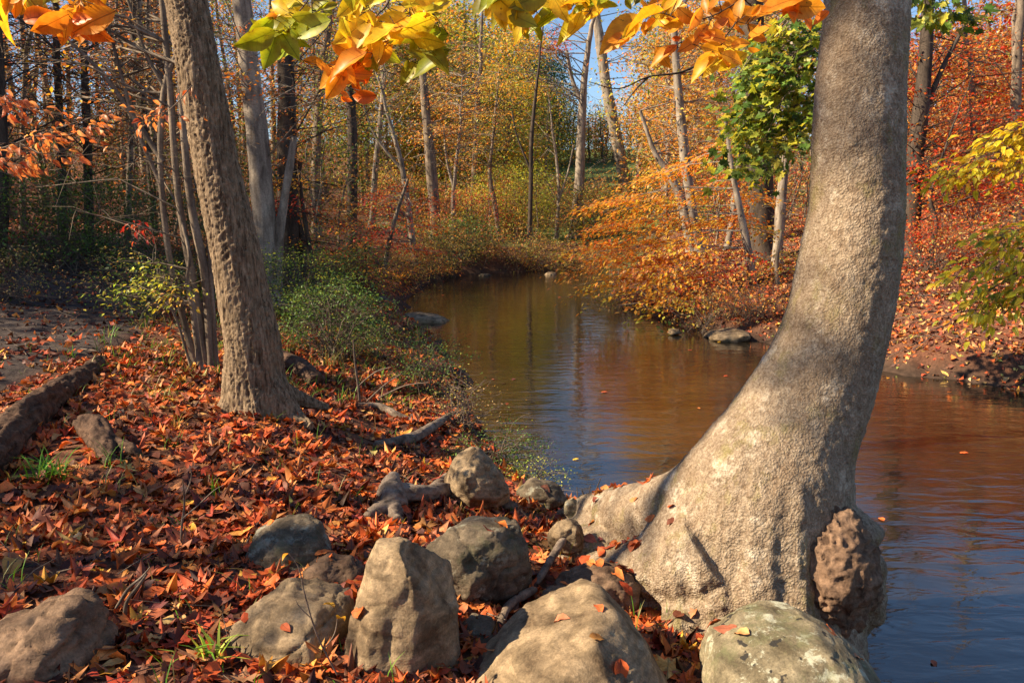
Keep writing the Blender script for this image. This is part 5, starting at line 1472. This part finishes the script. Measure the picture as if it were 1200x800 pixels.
# ------------------------------------------------------------------ boughs hanging into the picture close to the camera
LC = dict(g=(160, 180, 40), o=(140, 150, 44), yg=(220, 216, 50), y=(250, 218, 56), oy=(246, 182, 48), or_=(250, 166, 54), dr=(240, 124, 40), ru=(220, 148, 56))
NT = [tmpl_ovate(.14, .10, .26, 7, .12, .012), tmpl_ovate(.22, .16, .25, 7, -.18, .015), tmpl_ovate(-.10, .13, .26, 7, .1, .02)]
def Z(origin, sc, x, y):
    return origin[0]+x/sc, origin[1]+y/sc
def bough(label, origin, sc, Y, lv, twg, name='leafy_branch', cat='branch'):
    """lv: (x0,y0,x1,y1,colour): base and tip of every leaf; twg: polylines with radius mm"""
    o = None
    groups = {0: [], 1: [], 2: []}
    P0, AX, NR, SZ, CL, KI = [], [], [], [], [], []
    extra = []
    for (x0, y0, x1, y1, ck) in lv:
        for _r in range(3 if len(lv) < 26 else 1):
            a_ = random.gauss(0, .6); dx, dy_ = x1-x0, y1-y0
            s_ = random.uniform(.42, .72)
            extra.append((x0+random.gauss(0, 75), y0-abs(random.gauss(0, 40)), x0+(dx*math.cos(a_)-dy_*math.sin(a_))*s_, y0+(dx*math.sin(a_)+dy_*math.cos(a_))*s_, ck))
    for (x0, y0, x1, y1, ck) in list(lv)+extra:
        a = Z(origin, sc, x0, y0); b = Z(origin, sc, x1, y1)
        yy = Y + random.uniform(-.10, .10)
        p = P(a[0], a[1], yy); dy = random.uniform(-.022, .022)
        q = P(b[0], b[1], yy+dy)
        ax = q-p
        view = -np.array(ray(*a)); view /= np.linalg.norm(view)
        axn = ax/np.linalg.norm(ax)
        side = np.cross(axn, view)
        roll = random.gauss(0, .55)
        n = view*math.cos(roll) + side*math.sin(roll)
        n = n + np.array((-.45, 0, .25))
        P0.append(p); AX.append(ax); NR.append(n); SZ.append(np.linalg.norm(ax)*.9)
        c = lin(LC[ck])*math.exp(random.gauss(0, .10))
        CL.append(c*np.exp(np.array([random.gauss(0, .06) for _ in range(3)]))); KI.append(random.randrange(3))
    P0, AX, NR, SZ, CL, KI = map(np.array, (P0, AX, NR, SZ, CL, KI))
    M = frame_from(AX, NR)
    parts = []
    for k in range(3):
        s = KI == k
        if s.any(): parts.append(leaves(NT[k], P0[s], M[s], SZ[s], np.clip(CL[s], 0, .9)))
    # warm the rims: green leaves turn yellow outward
    for q in parts:
        rim = np.clip(np.abs(q['uv'][:, 0]-.5)/.25, 0, 1)**2*.6 + np.clip(q['uv'][:, 1]-.75, 0, 1)*1.2
        q['col'] = q['col']*(1-rim[:, None]*.35) + np.array(lin((236, 190, 40)))*rim[:, None]*.35
    tp = []
    for rad, pts in twg:
        w = np.array([P(*Z(origin, sc, x, y), Y+random.uniform(-.02, .02)) for x, y in pts])
        w = catmull(w, 4)
        tp.append(tube(w, np.linspace(rad, rad*.45, len(w))*.001, 5))
    # leaf stalks
    org = P(*Z(origin, sc, *twg[0][1][-1]), Y)
    o = empty(name, org, label, cat)
    if len(P0):
        allp = np.concatenate([np.array([P(*Z(origin, sc, x, y), Y) for x, y in catmull(pts, 6)]) for rad, pts in twg])
        d = np.linalg.norm(P0[:, None]-allp[None], axis=2); j = d.argmin(1)
        tp.append(twigs(P0+AX*.03, (P0+allp[j])/2, allp[j], .0009, .0012))
    build('twig', tp, M_TWIG_DARK, o)
    build('foliage', parts, M_LEAFN, o)
    return o
Z1, Z2, Z3 = ((260, 0), 3.333), ((600, 0), 3.158), ((0, 0), 3.333)
bough('orange and green beech leaves hanging in the top left corner', *Z3, 1.95, [
    (40, -30, 10, 185, 'oy'), (64, -20, 60, 80, 'or_'), (105, -20, 200, 108, 'o'), (270, 55, 108, 138, 'or_'), (282, 66, 195, 50, 'or_'), (262, 82, 236, 190, 'or_'),
    (290, 80, 447, 168, 'dr'), (300, 105, 372, 188, 'or_'), (312, -10, 308, 96, 'oy'), (334, -30, 428, 20, 'dr'), (286, 88, 205, 150, 'dr'), (20, -40, -40, 90, 'y'), (290, 20, 330, 60, 'or_'), (160, -60, 150, 10, 'oy')],
    [(2.6, [(420, -160), (330, -60), (285, 20), (280, 90)]), (2.0, [(330, -60), (310, -30), (312, 0)]), (2.2, [(240, -160), (120, -60), (60, -30), (30, -40)]), (1.3, [(280, 80), (300, 105)])])
bough('spray of green leaves with one orange leaf right of the furrowed trunk', *Z1, 2.0, [
    (208, 118, 38, 198, 'g'), (198, 112, 86, 150, 'g'), (215, 128, 163, 288, 'g'), (236, 130, 312, 250, 'g'), (250, 112, 340, 195, 'g'), (240, 66, 133, 100, 'ru'), (262, 52, 178, 0, 'y'),
    (330, 84, 436, 38, 'o'), (352, 66, 420, -20, 'o'), (232, 122, 270, 160, 'g'), (300, 70, 345, 170, 'g'), (250, 70, 200, 40, 'y')],
    [(2.4, [(420, -160), (350, -20), (290, 60), (228, 122)]), (1.5, [(290, 60), (262, 50), (240, 66)]), (1.5, [(350, -10), (352, 60), (330, 84)])])
bough('big yellow cluster turning orange at its lower tip, top left of centre', *Z1, 1.9, [
    (536, -10, 444, 82, 'yg'), (588, -20, 536, 82, 'yg'), (562, 82, 428, 190, 'y'), (582, 92, 496, 208, 'y'), (592, 100, 572, 208, 'y'), (576, 202, 712, 240, 'g'), (585, 215, 610, 292, 'g'),
    (545, 212, 458, 252, 'oy'), (505, 250, 356, 348, 'or_'), (486, 268, 398, 404, 'or_'), (505, 288, 598, 294, 'or_'), (518, 300, 545, 386, 'dr'), (468, 384, 514, 396, 'dr'), (560, 180, 500, 300, 'oy'),
    (540, 100, 450, 170, 'y'), (574, 150, 520, 240, 'y'), (560, 70, 640, 130, 'y'), (596, 95, 610, 170, 'oy'), (520, 190, 470, 290, 'oy'), (500, 240, 440, 330, 'or_')],
    [(2.6, [(700, -160), (650, 10), (600, 70), (570, 180), (510, 260), (470, 380)]), (1.5, [(600, 70), (575, 30), (560, -20)]), (1.3, [(570, 190), (590, 210)])])
bough('yellow and green leaves hanging beside the big yellow cluster', *Z1, 2.1, [
    (740, 108, 624, 172, 'y'), (744, 116, 692, 190, 'y'), (738, 84, 640, 118, 'y'), (742, 142, 892, 168, 'yg'), (756, 152, 744, 232, 'g'), (782, 178, 902, 284, 'o'), (760, 240, 698, 348, 'o'),
    (752, 60, 866, 18, 'yg'), (762, 80, 856, 78, 'oy'), (822, 44, 910, -10, 'y'), (720, 90, 760, 150, 'y'), (700, 30, 780, -20, 'y'), (770, 100, 850, 130, 'g'), (742, 170, 720, 120, 'g')],
    [(2.2, [(760, -160), (735, 10), (742, 120), (770, 190), (764, 250)]), (1.4, [(735, 20), (760, 60), (820, 46)])])
bough('yellow and olive leaves along the top edge above the far bank', *Z2, 2.0, [
    (-100, -20, -140, 80, 'o'), (-50, -20, -28, 100, 'o'), (-10, 0, -90, 110, 'o'), (10, 20, -8, 120, 'yg'), (60, 30, 0, 170, 'y'), (32, 58, 62, 158, 'yg'), (92, 50, 122, 164, 'g'), (92, 40, 8, 70, 'y'), (205, -10, 160, 66, 'y'),
    (292, 48, 152, 162, 'y'), (294, -4, 216, 54, 'g'), (352, -4, 284, 92, 'y'), (424, -10, 440, 44, 'o'), (30, 0, 96, 40, 'yg'), (120, -10, 80, 50, 'yg'), (270, 60, 200, 150, 'y'), (330, 0, 400, 20, 'yg'), (180, 40, 120, 20, 'oy'), (-60, 20, -20, 130, 'y'), (-30, 30, -100, 70, 'oy')],
    [(2.4, [(500, -120), (300, -20), (180, -20), (40, 20), (-60, -10), (-110, -60)]), (1.4, [(300, -20), (300, 10), (292, 46)]), (1.3, [(90, 0), (92, 46)]), (1.2, [(400, -60), (424, -10)])])
bough('orange and gold leaves hanging left of the curved trunk at the top', *Z2, 1.9, [
    (484, 58, 306, 204, 'oy'), (388, 158, 328, 198, 'or_'), (468, 84, 402, 152, 'y'), (532, 50, 466, -4, 'ru'), (552, 50, 498, 120, 'y'), (562, 40, 616, -8, 'or_'), (562, 60, 640, 94, 'ru'), (492, 78, 490, 142, 'or_'),
    (642, 80, 574, 136, 'oy'), (612, 178, 498, 244, 'or_'), (612, 166, 558, 216, 'dr'), (702, 28, 640, 124, 'ru'), (702, 138, 608, 202, 'or_'), (752, 118, 688, 164, 'or_'), (802, 68, 738, 124, 'ru'),
    (762, 198, 650, 300, 'y'), (772, 218, 700, 292, 'y'), (772, 198, 866, 238, 'oy'), (782, 198, 802, 264, 'oy'), (782, 148, 872, 176, 'oy'), (872, 148, 970, 96, 'or_'), (872, 178, 922, 192, 'or_'),
    (872, 88, 942, 134, 'ru'), (862, 58, 984, 46, 'or_'), (852, -6, 828, 92, 'ru'), (982, 48, 1084, 40, 'ru'), (1002, 18, 1188, 34, 'ru'), (1084, 58, 1112, 116, 'dr'), (764, -6, 718, 54, 'ru'),
    (640, 60, 560, 110, 'oy'), (700, 150, 650, 130, 'or_'), (780, 210, 720, 260, 'oy'), (760, 205, 830, 215, 'oy'), (830, 90, 870, 130, 'or_'), (780, 40, 700, 50, 'ru'), (920, 20, 880, 70, 'or_'), (960, 0, 1040, -20, 'ru'), (1040, 0, 1000, 60, 'ru'), (650, 20, 600, 50, 'or_'), (900, -10, 960, 20, 'ru'), (740, 190, 690, 240, 'oy'), (590, 110, 530, 70, 'oy')],
    [(3.0, [(900, -160), (850, 0), (830, 80), (780, 150), (768, 205)]), (1.8, [(850, 0), (740, 60), (640, 80), (560, 50), (480, 60)]), (1.8, [(740, 60), (700, 140), (612, 178)]), (1.8, [(850, -10), (900, 30), (985, 46), (1080, 40)]), (1.4, [(830, 80), (872, 90)]), (1.3, [(480, 60), (420, 120), (388, 158)]), (1.3, [(780, 150), (872, 170)])])

# thinner, farther boughs whose small leaves follow the twigs
def spray_bough(label, Y, lines, n, leaf, keys, droop=.6, tm=None, rad=3.0, side=.06, name='leafy_branch', cat='branch', mat=None, twmat=None, jit=.12, flat=False, dY=.3):
    tp, pos_, ax_ = [], [], []
    for k, ln in enumerate(lines):
        w = np.array([P(px, py, Y+random.uniform(-1, 1)*dY*.3) for px, py in ln])
        w = catmull(w, 6)
        tp.append(tube(w, np.linspace(rad, rad*.25, len(w))*.001, 5))
        L_ = len(w)
        m = n
        t = rng.uniform(.05, 1, m)*(L_-1.001); i = t.astype(int)
        q = w[i] + (w[i+1]-w[i])*(t-i)[:, None]
        d = w[i+1]-w[i]; d /= np.linalg.norm(d, axis=1)[:, None]+1e-9
        off = rng.normal(0, side, (m, 3)); off[:, 2] = off[:, 2]*.35 - np.abs(off[:, 0]+off[:, 1])*.25
        q2 = q + off
        tp.append(twigs(q, (q+q2)/2, q2, .0012, .0008))
        a = d*.6 + off/side*.5 + np.c_[np.zeros((m, 2)), -droop*rng.random(m)]
        pos_.append(q2); ax_.append(a)
    pos_ = np.concatenate(pos_); ax_ = np.concatenate(ax_); m = len(pos_)
    nr = np.array((0, -.2, 1.)) + rng.normal(0, .45, (m, 3))
    if not flat: nr = nr + np.array((-.5, 0, 0))
    o = empty(name, P(*lines[0][0], Y), label, cat)
    build('twig', tp, twmat or M_TWIG, o)
    build('foliage', [leaves(tm or tmpl_ovate(.25, .15, .24, 3), pos_, frame_from(ax_, nr), leaf*rng.uniform(.6, 1.2, m), colours(m, keys, jit))], mat or M_LEAFN, o)
    return o
PAL['copper'] = [((240, 160, 108), 4), ((226, 132, 80), 3), ((244, 180, 130), 3), ((200, 104, 62), 1)]
spray_bough('copper leaved branch reaching in from the left edge, uppermost', 4.2, [[(-60, 125), (0, 122), (40, 130), (75, 134)], [(-60, 100), (0, 112), (26, 120)]], 42, .055, 'copper', rad=4)
spray_bough('copper leaved branch running up to the right over the dark wood', 4.6, [[(-40, 190), (40, 160), (100, 140), (150, 126)], [(40, 160), (80, 158), (120, 146)]], 50, .052, 'copper', rad=4)
spray_bough('lowest copper leaved branch at the left edge', 4.2, [[(-60, 185), (0, 190), (38, 196)], [(-60, 196), (0, 186), (30, 186)], [(-30, 170), (20, 168), (50, 180), (82, 174)]], 36, .055, 'copper', rad=4)
spray_bough('small twig of coppery leaves in front of the crooked stems', 5.5, [[(225, 100), (210, 118), (190, 135), (165, 150), (145, 172)], [(190, 135), (180, 130), (168, 138)]], 22, .055, 'copper', rad=4)
MAP = tmpl_maple(.3, 8)
lines = []
for k in range(30):
    x0, y0 = random.uniform(880, 985), random.uniform(25, 150)
    lines.append([(x0+30, y0-20), (x0, y0), (x0-random.uniform(15, 35), y0+random.uniform(15, 45)), (x0-random.uniform(30, 45), y0+random.uniform(50, 70))])
spray_bough('bough of green maple leaves hanging left of the curved trunk', 9.0, lines, 46, .115, ['green', 'ygreen'], .5, MAP, 8, .16, flat=True, dY=1.2)
spray_bough('green maple leaves with orange tips low behind the curved trunk', 9.5, [[(950, 120), (920, 150), (890, 175)], [(950, 150), (900, 185), (880, 200)], [(930, 170), (890, 195), (870, 182)]], 40, .11, ['green', 'dgreen'], .5, MAP, 7, .14, flat=True, dY=.6)
spray_bough('green maple leaves at the top edge right of the curved trunk', 7.0, [[(1075, -40), (1085, 10), (1075, 30)], [(1110, -40), (1110, 5), (1125, 22)], [(1090, -20), (1100, 16), (1140, 10)]], 34, .12, ['ygreen', 'green'], .5, MAP, 6, .12, flat=True, dY=.5)
spray_bough('upper branch of yellow leaves reaching in from the right edge', 5.2, [[(1260, 120), (1200, 165), (1150, 185), (1085, 215)], [(1240, 150), (1190, 190), (1150, 200), (1120, 205)], [(1230, 140), (1200, 150), (1160, 168)]], 150, .066, 'yellow', .3, None, 5, .09, flat=True)
spray_bough('lower branch of yellow green leaves at the right edge', 5.0, [[(1260, 270), (1200, 290), (1160, 305), (1112, 330)], [(1250, 290), (1200, 318), (1160, 340), (1138, 372)], [(1250, 310), (1200, 340), (1170, 355), (1150, 378)], [(1240, 262), (1200, 268), (1165, 278)]], 140, .066, ['yellow', 'yellow', 'ygreen'], .3, None, 5, .09, flat=True)
spray_bough('dark horizontal limb with few leaves below the sky gap', 12.0, [[(850, 60), (800, 84), (760, 90), (725, 104), (690, 96)], [(760, 90), (745, 105), (730, 125)]], 12, .08, ['orange', 'ygreen'], .4, None, 22, .15, twmat=M_TWIG_DARK)
spray_bough('small pink leaved twig left of the crooked stems', 8.5, [[(150, 255), (165, 262), (180, 290)], [(165, 262), (158, 272)]], 16, .06, 'pink', .4, None, 4, .07)
spray_bough('small pale leaves low on the crooked stems', 7.2, [[(215, 350), (200, 345), (185, 348)], [(222, 352), (205, 354), (196, 352)], [(220, 340), (195, 330), (170, 322)]], 26, .05, ['ygreen', 'tan'], .3, None, 3, .07)

# canopy of the curved tree, above the frame
top = hp[-1]
def canopy(root_o, c, r, n, keys, leaf, per, spread, trunk_pts):
    tips = ell(n, c, r)
    bp_ = np.array([trunk_pts[random.randrange(len(trunk_pts))] for _ in range(n)])
    a, b = crown_for(root_o, tips, bp_, keys, leaf, per, spread, limb_r=.05, twig_n=5)
    build('limbs', a, M_BARK_PALE, root_o)
    build('crown', [b], M_LEAF, root_o, smooth=False)
canopy(hero, (top[0]+.6, top[1]+.3, top[2]+2.4), (2.8, 3.0, 1.8), 30, ['gold', 'ygreen'], .10, 46, .6, hp[-4:])
canopy(left, (lp[-1][0], lp[-1][1], lp[-1][2]+1.0), (3.0, 3.0, 2.0), 22, ['gold', 'orange'], .10, 30, .6, lp[-6:])
